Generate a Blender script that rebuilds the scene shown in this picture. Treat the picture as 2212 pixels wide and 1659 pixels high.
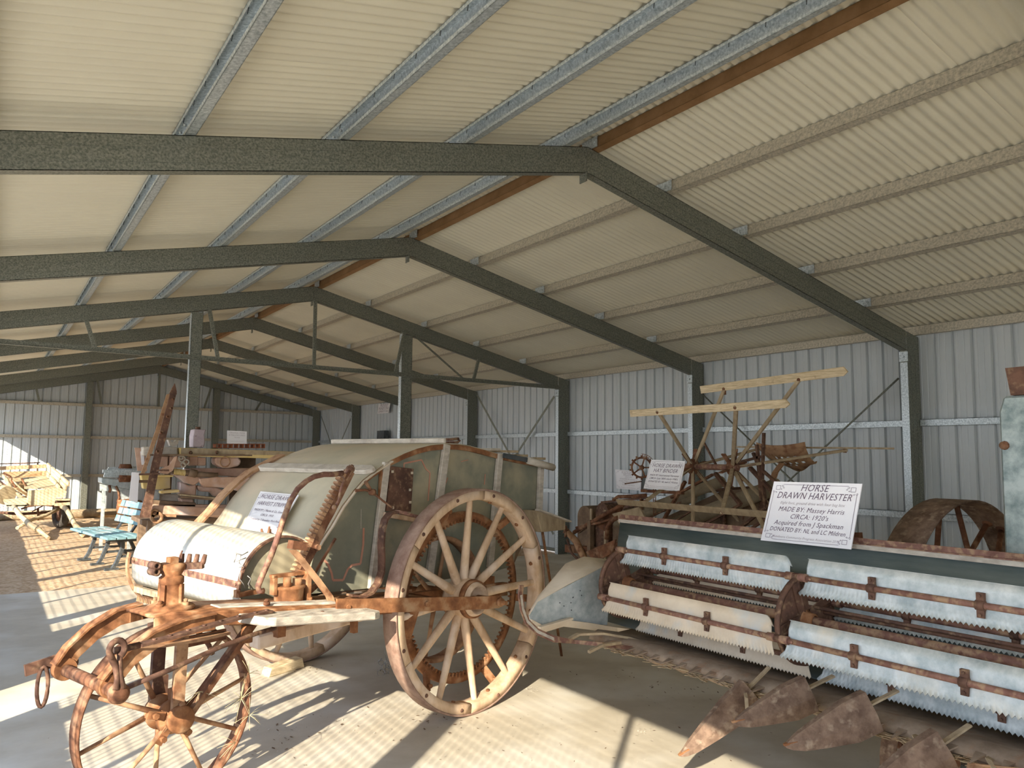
import bpy, math, random
from mathutils import Vector as V, Matrix
random.seed(7)
for o in list(bpy.data.objects): bpy.data.objects.remove(o)
scn = bpy.context.scene
COL = scn.collection
# ---------------------------------------------------------------- camera
FPX, YAW, PITCH, ROLL = 1696.7, .584, .0928, .0096
CF = V((math.sin(YAW)*math.cos(PITCH), math.cos(YAW)*math.cos(PITCH), math.sin(PITCH)))
CR = V((math.cos(YAW), -math.sin(YAW), 0)); CU = CR.cross(CF)
CR, CU = CR*math.cos(ROLL)+CU*math.sin(ROLL), -CR*math.sin(ROLL)+CU*math.cos(ROLL)
CO = V((0, 0, 1.6))
cam = bpy.data.objects.new('camera', bpy.data.cameras.new('camera')); COL.objects.link(cam)
cam.matrix_world = Matrix(((CR.x, CU.x, -CF.x, 0), (CR.y, CU.y, -CF.y, 0), (CR.z, CU.z, -CF.z, 1.6), (0, 0, 0, 1)))
cam.data.sensor_width = 36; cam.data.lens = FPX/2212*36; cam.data.clip_end = 500
scn.camera = cam
# ---------------------------------------------------------------- light
w = bpy.data.worlds.new('world'); scn.world = w; w.use_nodes = True
nt = w.node_tree; bg = nt.nodes['Background']
tc = nt.nodes.new('ShaderNodeTexCoord'); sep = nt.nodes.new('ShaderNodeSeparateXYZ'); cr = nt.nodes.new('ShaderNodeValToRGB')
nt.links.new(tc.outputs['Generated'], sep.inputs[0]); nt.links.new(sep.outputs['Z'], cr.inputs[0]); nt.links.new(cr.outputs[0], bg.inputs[0])
cr.color_ramp.elements[0].color = (.86, .92, 1, 1); cr.color_ramp.elements[1].color = (.30, .52, 1, 1)
bg.inputs[1].default_value = SKY_STRENGTH = 2.5
SUN = V((1, .91, -.598)).normalized()
sd = bpy.data.lights.new('sun', 'SUN'); sd.energy = 8.0; sd.angle = math.radians(.5); sd.color = (1, .90, .74)
so = bpy.data.objects.new('sun', sd); COL.objects.link(so); so.location = (-8, -6, 6)
so.rotation_euler = SUN.to_track_quat('-Z', 'Y').to_euler()
scn.view_settings.view_transform = 'Standard'; scn.view_settings.look = 'None'
scn.view_settings.gamma = 1; scn.view_settings.use_curve_mapping = False
scn.view_settings.exposure = .84

# ---------------------------------------------------------------- helpers
def ray(u, v): return CF + CR*((u-1106)/FPX) - CU*((v-829.5)/FPX)
def at(u, v, X=None, Y=None, Z=None):
    d = ray(u, v)
    t = X/d.x if X is not None else Y/d.y if Y is not None else (Z-1.6)/d.z
    return CO + d*t
def atp(u, v, p, n):            # on the plane through p with normal n
    d = ray(u, v); return CO + d*((p-CO).dot(n)/d.dot(n))

class MB:
    def __init__(s): s.v = []; s.f = []; s.sm = []
    def add(s, vs, fs, smooth=False):
        b = len(s.v); s.v += [V(q) for q in vs]
        for f in fs: s.f.append([b+i for i in f]); s.sm.append(smooth)
        return s
    def obox(s, c, ax, ay, az):
        c = V(c); vs = [c+ax*i+ay*j+az*k for i in (-1, 1) for j in (-1, 1) for k in (-1, 1)]
        return s.add(vs, [(0, 1, 3, 2), (4, 6, 7, 5), (0, 4, 5, 1), (2, 3, 7, 6), (0, 2, 6, 4), (1, 5, 7, 3)])
    def box(s, x0, y0, z0, x1, y1, z1):
        return s.obox(((x0+x1)/2, (y0+y1)/2, (z0+z1)/2), V(((x1-x0)/2, 0, 0)), V((0, (y1-y0)/2, 0)), V((0, 0, (z1-z0)/2)))
    def bar(s, a, b, wd, h, up=V((0, 0, 1))):
        a = V(a); b = V(b); d = (b-a); L = d.length; d.normalize(); up = V(up)
        sd_ = d.cross(up)
        if sd_.length < 1e-4: sd_ = d.cross(V((1, 0, 0)))
        sd_.normalize(); u2 = sd_.cross(d)
        return s.obox((a+b)/2, d*L/2, sd_*wd/2, u2*h/2)
    def ring(s, c, n, r, seg, ref=None):
        n = n.normalized(); e = ref or (V((0, 0, 1)) if abs(n.z) < .9 else V((1, 0, 0)))
        e = (e-n*e.dot(n)).normalized(); g = n.cross(e)
        return [c+(e*math.cos(2*math.pi*i/seg)+g*math.sin(2*math.pi*i/seg))*r for i in range(seg)]
    def tube(s, pts, r, seg=8, closed=False, cap=True):
        pts = [V(p) for p in pts]; n = len(pts); rr = r if isinstance(r, (list, tuple)) else [r]*n
        vs = []; ref = None
        for i, p in enumerate(pts):
            if closed: d = pts[(i+1) % n]-pts[i-1]
            else: d = pts[min(i+1, n-1)]-pts[max(i-1, 0)]
            d.normalize()
            if ref is None: ref = V((0, 0, 1)) if abs(d.z) < .9 else V((1, 0, 0))
            ref = (ref-d*ref.dot(d)).normalized(); vs += s.ring(p, d, rr[i], seg, ref)
        fs = []
        for i in range(n if closed else n-1):
            for j in range(seg):
                a = i*seg+j; b = i*seg+(j+1) % seg; c = ((i+1) % n)*seg
                fs.append((a, b, c+(j+1) % seg, c+j))
        s.add(vs, fs, True)
        if cap and not closed:
            s.add(vs[:seg], [list(range(seg))[::-1]]); s.add(vs[-seg:], [list(range(seg))])
        return s
    def cyl(s, a, b, r, r2=None, seg=16): return s.tube([a, b], [r, r if r2 is None else r2], seg)
    def lathe(s, c, n, prof, seg=32, closed=False, smooth=True):   # prof: (radius, height along n)
        c = V(c); n = V(n).normalized(); vs = []
        for r, h in prof: vs += s.ring(c+n*h, n, max(r, 1e-4), seg)
        m = len(prof); fs = []
        for i in range(m if closed else m-1):
            for j in range(seg):
                k = ((i+1) % m)*seg; fs.append((i*seg+j, i*seg+(j+1) % seg, k+(j+1) % seg, k+j))
        return s.add(vs, fs, smooth)
    def prism(s, poly, vec, smooth=False):
        poly = [V(p) for p in poly]; vec = V(vec); n = len(poly)
        s.add(poly+[p+vec for p in poly], [list(range(n)), [n+i for i in range(n)][::-1]])
        s.add(poly+[p+vec for p in poly], [(i, n+i, n+(i+1) % n, (i+1) % n) for i in range(n)], smooth)
        return s
    def strip(s, pts, side, th):            # flat bar swept along pts, width vector(s) side, thickness vector(s) th
        n = len(pts); S = side if isinstance(side, list) else [side]*n; T = th if isinstance(th, list) else [th]*n
        vs = []
        for p, a, b in zip(pts, S, T):
            p = V(p); a = V(a); b = V(b); vs += [p-a/2-b/2, p+a/2-b/2, p+a/2+b/2, p-a/2+b/2]
        fs = [(0, 1, 2, 3), tuple(4*(n-1)+k for k in (3, 2, 1, 0))]
        for i in range(n-1):
            for j in range(4): fs.append((4*i+j, 4*i+4+j, 4*i+4+(j+1) % 4, 4*i+(j+1) % 4))
        return s.add(vs, fs)
    def grid(s, rows, smooth=True):
        m = len(rows); n = len(rows[0]); vs = [p for r in rows for p in r]
        return s.add(vs, [(i*n+j, i*n+j+1, (i+1)*n+j+1, (i+1)*n+j) for i in range(m-1) for j in range(n-1)], smooth)
    def build(s, name, mat, parent=None, bev=0, solid=0, org=None, label=None, stuff=False):
        me = bpy.data.meshes.new(name); o_ = org
        if o_ is None: o_ = parent['_o'] if parent is not None else V((0, 0, 0))
        o_ = V(o_)
        me.from_pydata([tuple(q-o_) for q in s.v], [], s.f); me.polygons.foreach_set('use_smooth', s.sm)
        me.materials.append(mat); me.validate(); me.update()
        import bmesh
        bm = bmesh.new(); bm.from_mesh(me); bmesh.ops.remove_doubles(bm, verts=bm.verts, dist=1e-5)
        bmesh.ops.recalc_face_normals(bm, faces=bm.faces); bm.to_mesh(me); bm.free()
        o = bpy.data.objects.new(name, me); COL.objects.link(o)
        if parent is not None: o.parent = parent
        else: o.location = o_
        o['_o'] = tuple(o_)
        if solid:
            md = o.modifiers.new('solidify', 'SOLIDIFY'); md.thickness = solid; md.offset = 0
        if bev:
            md = o.modifiers.new('bevel', 'BEVEL'); md.width = bev; md.segments = 1; md.limit_method = 'ANGLE'
        if label: o['label'] = label
        if stuff: o['kind'] = 'stuff'
        return o
def thing(name, label, cat, loc=(0, 0, 0), group=None, kind=None):
    o = bpy.data.objects.new(name, None); COL.objects.link(o); o.location = loc; o['_o'] = tuple(loc)
    o['label'] = label; o['category'] = cat; o.empty_display_size = .2
    if group: o['group'] = group
    if kind: o['kind'] = kind
    return o
def tag(o, label, cat, group=None, kind=None):
    o['label'] = label; o['category'] = cat
    if group: o['group'] = group
    if kind: o['kind'] = kind
    return o
def copies(src, locs, parent):
    r = []
    for l in locs:
        c = src.copy(); COL.objects.link(c); c.parent = parent; c.location = l; r.append(c)
    return r
# ---------------------------------------------------------------- materials
def mat(name, c1, c2, scale=8, rough=.7, metal=0, bump=.2, c3=None, stretch=(1, 1, 1), detail=6, spec=.3, contrast=.5, voro=False, c3amt=.5, c3scale=3, fine=0):
    m = bpy.data.materials.new(name); m.use_nodes = True; n = m.node_tree.nodes; L = m.node_tree.links
    b = n['Principled BSDF']; b.inputs['Roughness'].default_value = rough; b.inputs['Metallic'].default_value = metal
    b.inputs['Specular IOR Level'].default_value = spec
    t = n.new('ShaderNodeTexCoord'); mp = n.new('ShaderNodeMapping'); mp.inputs['Scale'].default_value = stretch
    L.new(t.outputs['Object'], mp.inputs[0])
    no = n.new('ShaderNodeTexNoise'); no.inputs['Scale'].default_value = scale; no.inputs['Detail'].default_value = detail; no.inputs['Roughness'].default_value = .65
    L.new(mp.outputs[0], no.inputs[0]); r = n.new('ShaderNodeValToRGB')
    r.color_ramp.elements[0].position = .5-contrast/2*.6; r.color_ramp.elements[1].position = .5+contrast/2*.6
    r.color_ramp.elements[0].color = (*c1, 1); r.color_ramp.elements[1].color = (*c2, 1)
    src = no.outputs['Fac']
    if voro:
        vo = n.new('ShaderNodeTexVoronoi'); vo.inputs['Scale'].default_value = scale*voro; L.new(mp.outputs[0], vo.inputs[0])
        mx0 = n.new('ShaderNodeMath'); mx0.operation = 'MULTIPLY_ADD'; L.new(no.outputs['Fac'], mx0.inputs[0]); mx0.inputs[1].default_value = .5
        sp = n.new('ShaderNodeSeparateColor'); L.new(vo.outputs['Color'], sp.inputs[0])
        mh = n.new('ShaderNodeMath'); mh.operation = 'MULTIPLY'; L.new(sp.outputs[0], mh.inputs[0]); mh.inputs[1].default_value = .5
        L.new(mh.outputs[0], mx0.inputs[2]); src = mx0.outputs[0]
    L.new(src, r.inputs[0]); col = r.outputs[0]
    if c3:
        n2 = n.new('ShaderNodeTexNoise'); n2.inputs['Scale'].default_value = c3scale; n2.inputs['Detail'].default_value = 5; L.new(t.outputs['Object'], n2.inputs[0])
        r2 = n.new('ShaderNodeValToRGB'); r2.color_ramp.elements[0].position = 1-c3amt-.08; r2.color_ramp.elements[1].position = 1-c3amt+.08
        L.new(n2.outputs['Fac'], r2.inputs[0]); mx = n.new('ShaderNodeMix'); mx.data_type = 'RGBA'
        L.new(r2.outputs[0], mx.inputs['Factor']); L.new(col, mx.inputs[6]); mx.inputs[7].default_value = (*c3, 1); col = mx.outputs[2]
    L.new(col, b.inputs['Base Color'])
    if bump:
        bp = n.new('ShaderNodeBump'); bp.inputs['Strength'].default_value = bump; bp.inputs['Distance'].default_value = .004
        nf = n.new('ShaderNodeTexNoise'); nf.inputs['Scale'].default_value = max(scale*4, 40); nf.inputs['Detail'].default_value = 4; L.new(mp.outputs[0], nf.inputs[0])
        L.new(nf.outputs['Fac'], bp.inputs['Height']); L.new(bp.outputs[0], b.inputs['Normal'])
    return m
M = {}
M['ceil'] = mat('cream roof sheet', (.66, .62, .49), (.70, .66, .52), 1.5, .33, 0, .03, spec=.5)
M['wall'] = mat('pale wall sheet', (.50, .54, .55), (.55, .58, .58), 1.2, .36, 0, .03, stretch=(6, 6, .6), spec=.5)
M['frame'] = mat('dull galvanised frame steel', (.115, .125, .10), (.28, .28, .23), 75, .45, .4, .05, contrast=.45, detail=5)
M['galv'] = mat('bright galvanised steel', (.30, .35, .37), (.74, .79, .80), 60, .38, .5, .05, contrast=.6)
M['purlin'] = mat('beige galvanised purlin', (.34, .31, .25), (.60, .54, .42), 50, .45, .3, .05)  # beige variant of the galvanised steel
M['brownpurlin'] = mat('brown stained ridge purlin', (.22, .12, .05), (.30, .17, .08), 6, .6, .2, .05)
M['concrete'] = mat('dusty concrete', (.46, .405, .31), (.56, .50, .39), 2.2, .8, 0, .12, c3=(.62, .58, .49), c3amt=.42, c3scale=1.3, spec=.25)
M['dirt'] = mat('orange gravelly dirt', (.40, .255, .135), (.60, .42, .25), 5, .95, 0, .9, c3=(.66, .5, .33), c3amt=.45, c3scale=22, detail=10)
M['ground'] = mat('pale outside ground', (.68, .58, .44), (.78, .68, .52), 3, .95, 0, .4)  # unseen ground, albedo raised to throw bounce light onto the roof
M['pan'] = mat('dust caked steel pan', (.20, .145, .10), (.34, .26, .19), 7, .9, 0, .5, c3=(.26, .16, .10), c3amt=.36, c3scale=16)
M['lifter'] = mat('dark dusty cast steel', (.10, .06, .04), (.24, .16, .11), 14, .85, .05, .5, c3=(.32, .24, .17), c3amt=.36, c3scale=26)
M['rust'] = mat('deep rust', (.085, .036, .02), (.25, .11, .055), 9, .85, .1, .5, c3=(.33, .19, .11), c3amt=.40, c3scale=12)
M['rustor'] = mat('orange rust', (.16, .065, .028), (.36, .165, .07), 9, .85, .05, .5, c3=(.40, .25, .14), c3amt=.40, c3scale=9)
M['rustdust'] = mat('dusty rust', (.30, .165, .09), (.48, .29, .16), 6, .9, 0, .4, c3=(.22, .10, .05), c3amt=.40, c3scale=16)
M['rustdark'] = mat('dark brown rust', (.085, .045, .032), (.19, .10, .065), 10, .75, .2, .4, c3=(.27, .17, .10), c3amt=.38, c3scale=30)
M['rustred'] = mat('red brown rust pipe', (.15, .07, .05), (.26, .135, .10), 14, .7, .2, .4, c3=(.36, .23, .14), c3amt=.45, c3scale=30)
M['steelrust'] = mat('pinkish rusted tyre steel', (.25, .15, .11), (.42, .29, .22), 12, .75, .15, .4)
M['wood'] = mat('weathered wheel timber', (.46, .31, .19), (.68, .50, .34), 4, .8, 0, .4, c3=(.74, .60, .47), c3amt=.42, c3scale=4, stretch=(3, 3, 1))
M['woodpale'] = mat('pale grey weathered board', (.42, .37, .30), (.60, .54, .45), 5, .85, 0, .5, c3=(.32, .27, .22), c3amt=.34, c3scale=9, stretch=(2, 2, 6))
M['woodraw'] = mat('raw pine batten', (.50, .38, .22), (.78, .64, .42), 9, .75, 0, .3, stretch=(1, 1, 12), c3=(.38, .27, .16), c3amt=.28, c3scale=14)
M['wooddust'] = mat('dusty brown timber', (.30, .225, .14), (.46, .36, .23), 6, .85, 0, .4, stretch=(3, 3, 1))
M['wooddark'] = mat('dark old timber', (.13, .085, .055), (.24, .16, .10), 6, .85, 0, .4)
M['woodred'] = mat('reddish carved timber', (.42, .25, .17), (.60, .40, .29), 5, .8, 0, .3, c3=(.56, .46, .44), c3amt=.42)
M['galvsheet'] = mat('galvanised reel sheet', (.30, .35, .35), (.58, .61, .59), 13, .45, .2, .08, c3=(.60, .56, .47), c3amt=.34, c3scale=4, contrast=.6, detail=9)
M['galvdust'] = mat('dust coated galvanised sheet', (.56, .46, .33), (.68, .58, .44), 5, .6, .1, .1, c3=(.48, .52, .52), c3amt=.36, c3scale=4)
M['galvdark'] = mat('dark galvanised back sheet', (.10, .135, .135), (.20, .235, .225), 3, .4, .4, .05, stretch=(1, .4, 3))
M['drum'] = mat('pale zinc drum cover', (.40, .42, .41), (.60, .57, .47), 5, .5, .2, .1, c3=(.58, .52, .39), c3amt=.45, c3scale=3, stretch=(1, 1, 5), contrast=.8)
M['hood'] = mat('dusty green grey hood sheet', (.46, .42, .31), (.58, .52, .38), 2.5, .55, .05, .1, c3=(.60, .50, .36), c3amt=.45, c3scale=1.5)
M['panel'] = mat('faded olive body panel', (.17, .175, .13), (.30, .285, .205), 3, .7, 0, .15, c3=(.38, .33, .22), c3amt=.42, c3scale=3, contrast=.8)
M['redline'] = mat('faded red coach line', (.46, .20, .13), (.52, .28, .19), 10, .8, 0, 0)
M['blue'] = mat('faded blue paint slat', (.14, .28, .32), (.27, .43, .46), 5, .7, 0, .2, c3=(.45, .48, .45), c3amt=.40)
M['black'] = mat('dark painted cast iron', (.06, .07, .075), (.12, .13, .135), 8, .6, .2, .2)
M['sign'] = mat('white sign board', (.80, .78, .78), (.86, .84, .84), 2, .25, 0, 0, spec=.5)
M['ink'] = mat('purple grey sign lettering', (.16, .12, .16), (.20, .15, .19), 5, .6, 0, 0)
M['inkp'] = mat('pale sign lettering', (.42, .37, .38), (.5, .45, .46), 5, .6, 0, 0)
M['yellow'] = mat('yellow painted beam', (.62, .44, .15), (.74, .58, .27), 4, .7, 0, .2, c3=(.60, .48, .30), c3amt=.42)
M['canvas'] = mat('dusty canvas roller', (.20, .155, .10), (.32, .26, .17), 5, .9, 0, .2)
M['brick'] = mat('terracotta', (.34, .10, .04), (.46, .16, .07), 6, .85, 0, .2)
M['grainbox'] = mat('mottled galvanised tank', (.17, .22, .21), (.42, .47, .44), 11, .45, .25, .05, c3=(.36, .31, .22), c3amt=.32, c3scale=1.6, contrast=.45, detail=9)
M['straw'] = mat('dry grass', (.55, .46, .26), (.70, .62, .38), 5, .9, 0, 0)
M['wire'] = mat('plain wire', (.30, .29, .27), (.45, .44, .42), 8, .5, .6, 0)
M['bark'] = mat('brown buggy panel', (.40, .26, .14), (.55, .38, .22), 4, .7, 0, .2)
M['cream'] = mat('dusty cream buggy timber', (.46, .36, .22), (.60, .50, .33), 5, .8, 0, .2)
M['tyre'] = mat('old rubber', (.05, .045, .04), (.10, .09, .08), 8, .9, 0, .3)
# ================================================================ THE SHED
XR, XL, XW = 3.67, -.86, 8.20
FY = [4.57+3.04*k for k in range(-3, 7)]           # portal frames; the last stands at the end wall
Y0, Y1_ = FY[0], FY[-1]+.06
SL = (3.965-2.905)/(8.19-XR); ZR = 3.965           # top of rafters
SLL = .209
def ztop(x): return ZR-(SL if x > XR else SLL)*abs(x-XR)
THS = {1: math.atan(SL), -1: math.atan(SLL)}
# floor slab and dirt
m = MB(); m.box(-1.1, Y0-.3, -.18, 8.5, 10.72, 0); fl = m.build('floor', M['concrete']); tag(fl, 'dusty concrete slab under the near machines, crossed by sun and shade', 'floor', kind='structure')
m = MB()
N = 60
rows = []
for i in range(N+1):
    y = 10.715+(24-10.715)*i/N
    rows.append([V((x, y, -.025+.012*math.sin(x*2.1+y*1.3)*math.sin(y*2.7-x)+random.uniform(-.006, .006))) for x in [-1.2+9.8*j/70 for j in range(71)]])
m.grid(rows); df = m.build('floor', M['dirt']); tag(df, 'orange gravelly dirt floor beyond the concrete slab', 'floor', kind='structure')
m = MB(); m.box(-60, -40, -.5, 60, 70, -.09); gr = m.build('ground', M['ground']); tag(gr, 'bare ground outside the open side of the shed, unseen, made pale to bounce light inside', 'ground', kind='structure')
# ceiling: corrugated sheets on purlins
ceil = thing('ceiling', 'cream corrugated iron roof on galvanised purlins, seen from below', 'ceiling', (0, 0, 0), kind='structure')
def roof_sheet(sgn):
    TH = THS[sgn]; L = 4.66/math.cos(TH); W = .762; NC = 10; m = MB(); rows = []
    for k in range(2):
        r = []
        for i in range(NC*8+1):
            y = W*i/(NC*8)*1.035; z = .0105*math.cos(2*math.pi*i/8)+.10+(.003 if i > NC*8-6 else 0)
            s_ = L*k; r.append(V((sgn*s_*math.cos(TH)-sgn*z*0, y, -s_*math.sin(TH)+z)))
        rows.append(r)
    m.grid(rows); return m.build('roof_sheet', M['ceil'], None, org=(0, 0, 0))
ny = int((Y1_+.15-Y0)/.762)+1
for sgn in (-1, 1):
    s0 = roof_sheet(sgn); s0.parent = ceil; s0.location = (XR+.02*sgn, Y0-.1, ZR+.012)
    copies(s0, [(XR+.02*sgn, Y0-.1+.762*k, ZR+.012) for k in range(1, ny)], ceil)
m = MB(); m.prism([(XR-.16, Y0-.1, ZR+.085), (XR, Y0-.1, ZR+.125), (XR+.16, Y0-.1, ZR+.085), (XR, Y0-.1, ZR+.135)], (0, Y1_-Y0+.3, 0)); m.build('ridge_cap', M['ceil'], ceil)
def cee(m, y0, y1, x, zb, h, wd, op, slope):   # C section along Y; op=-1 open towards -X ; web on the other side
    sn, cs = math.sin(slope), math.cos(slope)
    ux = V((cs, 0, -sn)); uz = V((sn, 0, cs)); o = V((x, 0, zb)); T = .004
    def pl(a0, b0, a1, b1):
        c = o+ux*(a0+a1)/2+uz*(b0+b1)/2; m.obox((c.x, (y0+y1)/2, c.z), ux*abs(a1-a0)/2, V((0, (y1-y0)/2, 0)), uz*abs(b1-b0)/2)
    pl(0, 0, wd, T); pl(0, h-T, wd, h)
    if op < 0: pl(wd-T, 0, wd, h); pl(0, 0, T, .018); pl(0, h-.018, T, h)
    else: pl(0, 0, T, h); pl(wd-T, 0, wd, .018); pl(wd-T, h-.018, wd, h)
PX = [(-.17, -1), (.80, -1), (1.70, -1), (2.60, -1), (3.44, -1), (3.72, 1), (4.50, 1), (5.42, 1), (6.35, 1), (7.25, 1)]
for x, op in PX:
    m = MB(); sl = -THS[-1] if op < 0 else THS[1]
    cee(m, Y0-.05, Y1_, x, ztop(x)+.002, .10, .06, op, sl)
    m.build('purlin', M['brownpurlin'] if x == 3.72 else (M['galv'] if op < 0 else M['purlin']), ceil)
    m = MB()
    for fy in FY:                                # lap cleats and bolts over every frame
        ux = V((math.cos(sl), 0, -math.sin(sl)))
        c = V((x, fy, ztop(x)+.05))
        m.obox(c+ux*(-.004 if op > 0 else .05), ux*.003, V((0, .09, 0)), V((0, 0, .04)))
        for dy in (-.06, .06): m.cyl(c+V((0, dy, 0))-ux*.014, c+V((0, dy, 0))+ux*.0, .008, seg=6)
    m.build('purlin_cleat', M['galv'], ceil)
m = MB()                                          # roofing screws poking through beside the left purlins
for x in (.80, 1.70, 2.60, 3.44):
    y = .6
    while y < 14: m.cyl((x-.012, y, ztop(x)+.098), (x-.018, y, ztop(x)+.055), .0028, seg=5); y += .26
m.build('roofing_screws', M['black'], ceil, stuff=True)
# eave purlins
for x, lab in ((8.13, 'r'), (-.80, 'l')):
    m = MB(); m.box(x-.03, Y0, ztop(x)+.01, x+.03, Y1_, ztop(x)+.10); m.build('eave_purlin', M['purlin'], ceil)
# ---- portal frames
FL = ['portal frame directly over the camera end, behind the view', 'portal frame behind the camera', 'portal frame just outside the top of the picture',
 'nearest portal frame, its ridge joint high in the middle', 'second portal frame from the front, above the stripper', 'third portal frame, with tie bar, struts and two middle posts',
 'fourth portal frame, seen behind the one with the tie bar', 'fifth portal frame towards the end wall', 'sixth portal frame, last before the end wall', 'end portal frame standing against the gable wall']
RD = .205; FT = .075
def rafter(m, fy, x0, x1, xe0=None):
    """C section with the web facing the camera end"""
    def P(x, d): return V((x, 0, ztop(x)-d))
    for (d0, d1, yy0, yy1) in ((0, RD, 0, .004), (0, .004, 0, FT), (RD-.004, RD, 0, FT), (0, .02, FT-.004, FT), (RD-.02, RD, FT-.004, FT)):
        a = [P(x0, d0), P(x1, d0), P(x1, d1), P(x0, d1)]
        m.prism([(p.x, fy+yy0, p.z) for p in a], (0, yy1-yy0, 0))
    for d in (.06, .145):                       # rolled stiffening grooves of the web
        a = [P(x0, d), P(x1, d), P(x1, d+.012), P(x0, d+.012)]
        m.prism([(p.x, fy-.0035, p.z) for p in a], (0, .0035, 0))
for k, fy in enumerate(FY):
    t = thing('portal_frame', FL[k], 'frame', (XR, fy, 0), group='galvanised portal frames', kind='structure')
    y = fy-.0375
    for sgn in (-1, 1):
        m = MB(); rafter(m, y, XR+sgn*.004, XR+sgn*4.28); m.build('rafter', M['frame'], t)
    for sgn in (-1, 1):
        xi = XR+sgn*4.29; xo = XR+sgn*4.515
        m = MB(); zt = ztop(xo)+.005; zt2 = ztop(xi)+.0
        m.prism([(xi, y, 0), (xo, y, 0), (xo, y, zt), (xi, y, zt2)], (0, .004, 0))
        m.box(min(xi, xi+sgn*.004), y, 0, max(xi, xi+sgn*.004), y+FT, 2.76); m.box(min(xo-sgn*.004, xo), y, 0, max(xo-sgn*.004, xo), y+FT, 2.9)
        for d in (.07, .15): m.box(xi+sgn*d-.006, y-.0035, 0, xi+sgn*d+.006, y, 2.7)
        m.build('column', M['frame'], t)
        m = MB(); m.box(min(xi-sgn*.006, xi-sgn*.001), y-.002, 0, max(xi-sgn*.006, xi-sgn*.001), y+FT+.002, 2.63); m.build('column_flange', M['galv'], t, label='galvanised inner flange of the column, coloured paler for the side light on it')  # paler steel than the web paints in the side light it catches
        m = MB(); xb = xi-sgn*.010; m.box(min(xb, xb+sgn*.006), y-.01, 2.64, max(xb, xb+sgn*.006), y+FT+.01, 2.745)
        m.cyl((xb-sgn*.016, y+FT/2, 2.69), (xb, y+FT/2, 2.69), .012, seg=6); m.build('knee_bracket', M['galv'], t)
    m = MB()
    zb = ztop(XR)-RD
    m.box(XR-.012, y-.006, zb-.005, XR+.012, y-.0, ZR-.01); m.box(XR-.022, y-.01, zb-.07, XR-.016, y+FT, zb); m.box(XR-.05, y-.01, zb-.07, XR-.016, y-.004, zb-.062)
    m.cyl((XR-.03, y+.02, zb-.03), (XR-.018, y+.02, zb-.03), .012, seg=8)
    m.build('ridge_bracket', M['frame'], t)
    if k == 5:
        for x0, x1 in ((2.06, 2.20), (5.03, 5.20)):
            m = MB(); m.box(x0, y-.02, 0, x1, y-.016, ztop(x0 if x0 < 3 else x1)-RD); m.box(x0, y-.02, 0, x0+.004, y+.06, ztop(x0)-RD)
            m.box(x1-.004, y-.02, 0, x1, y+.06, ztop(x1)-RD); m.build('middle_post', M['frame'], t)
            m = MB(); m.box(x0-.005, y-.022, 0, x0-.001, y+.062, ztop(x0)-RD-.02); m.build('post_flange', M['galv'], t)  # only the face towards the open side is pale, its light put into the colour
        m = MB(); m.bar((-.62, y-.03, 2.86), (7.96, y-.03, 2.78), .006, .06); m.bar((-.62, y-.05, 2.83), (7.96, y-.05, 2.75), .045, .006); m.build('tie_bar', M['frame'], t)
        for a, b in (((.87, 3.12), (.98, 2.86)), ((2.27, 3.43), (2.40, 2.85)), ((3.68, 3.76), (3.69, 2.83)), ((5.06, 3.42), (4.93, 2.84)), ((6.36, 3.11), (6.27, 2.80)), ((5.24, 3.36), (6.10, 2.80))):
            m = MB(); m.bar((a[0], y-.025, max(a[1], ztop(a[0])-RD+.01)), (b[0], y-.025, b[1]), .045 if b[0] != 6.10 else .02, .03, up=(0, 1, 0)); m.build('strut', M['frame'], t)
# ---- wall cladding
def clad(width, hfun, T):      # trapezoid ribbed sheet; T maps (along, z, out) to a world point; hfun(along)->height
    m = MB(); prof = []
    x = 0
    while x < width-.01:
        prof += [(x, 0), (x+.055, 0), (x+.06, .003), (x+.065, 0), (x+.118, 0), (x+.123, .003), (x+.128, 0), (x+.150, 0), (x+.160, .028), (x+.178, .028), (x+.189, 0)]; x += .1905
    prof.append((width, 0))
    m.grid([[T(a, 0, o) for a, o in prof], [T(a, hfun(a), o) for a, o in prof]], smooth=False); return m
wr = thing('wall_right', 'pale ribbed steel side wall behind the hay binder', 'wall', (XW, 9, 0), kind='structure')
m = clad(.762, lambda a: 2.97, lambda a, z, o: V((XW+.02+o, a, z+.04))); s0 = m.build('cladding_sheet', M['wall'], None, org=(XW, 0, 0)); s0.parent = wr
nn = int((Y1_-Y0)/.762)+1
s0.location = (0, Y0-9, 0); copies(s0, [(0, Y0-9+.762*k, 0) for k in range(1, nn)], wr)
for z in (1.03, 2.0):
    for k in range(len(FY)-1):
        m = MB(); a, b = FY[k]+.045, FY[k+1]-.045; m.box(XW-.055, a, z-.035, XW-.05, b, z+.035); m.box(XW-.055, a, z-.035, XW+.01, b, z-.031); m.box(XW-.055, a, z+.031, XW+.01, b, z+.035)
        m.build('girt', M['galv'], wr)
m = MB(); m.box(XW-.05, Y0, .0, XW+.01, Y1_, .05); m.build('bottom_angle', M['frame'], wr)
for ya, za, yb, zb in ((4.70, 2.48, 7.50, .25), (7.50, 2.49, 4.70, .25), (13.5, 2.84, 10.9, .3), (10.9, 2.65, 13.5, .4), (22.4, 2.74, 19.8, .3), (20.0, 2.7, 22.6, .3)):
    rod = ya < 8; m = MB()
    if rod: m.tube([(8.07, ya, za), (8.07, yb, zb)], .011, 8)
    else: m.bar((8.08, ya, za), (8.08, yb, zb), .004, .045)
    m.build('brace_rod' if rod else 'brace_strap', M['frame'], wr)
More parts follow.
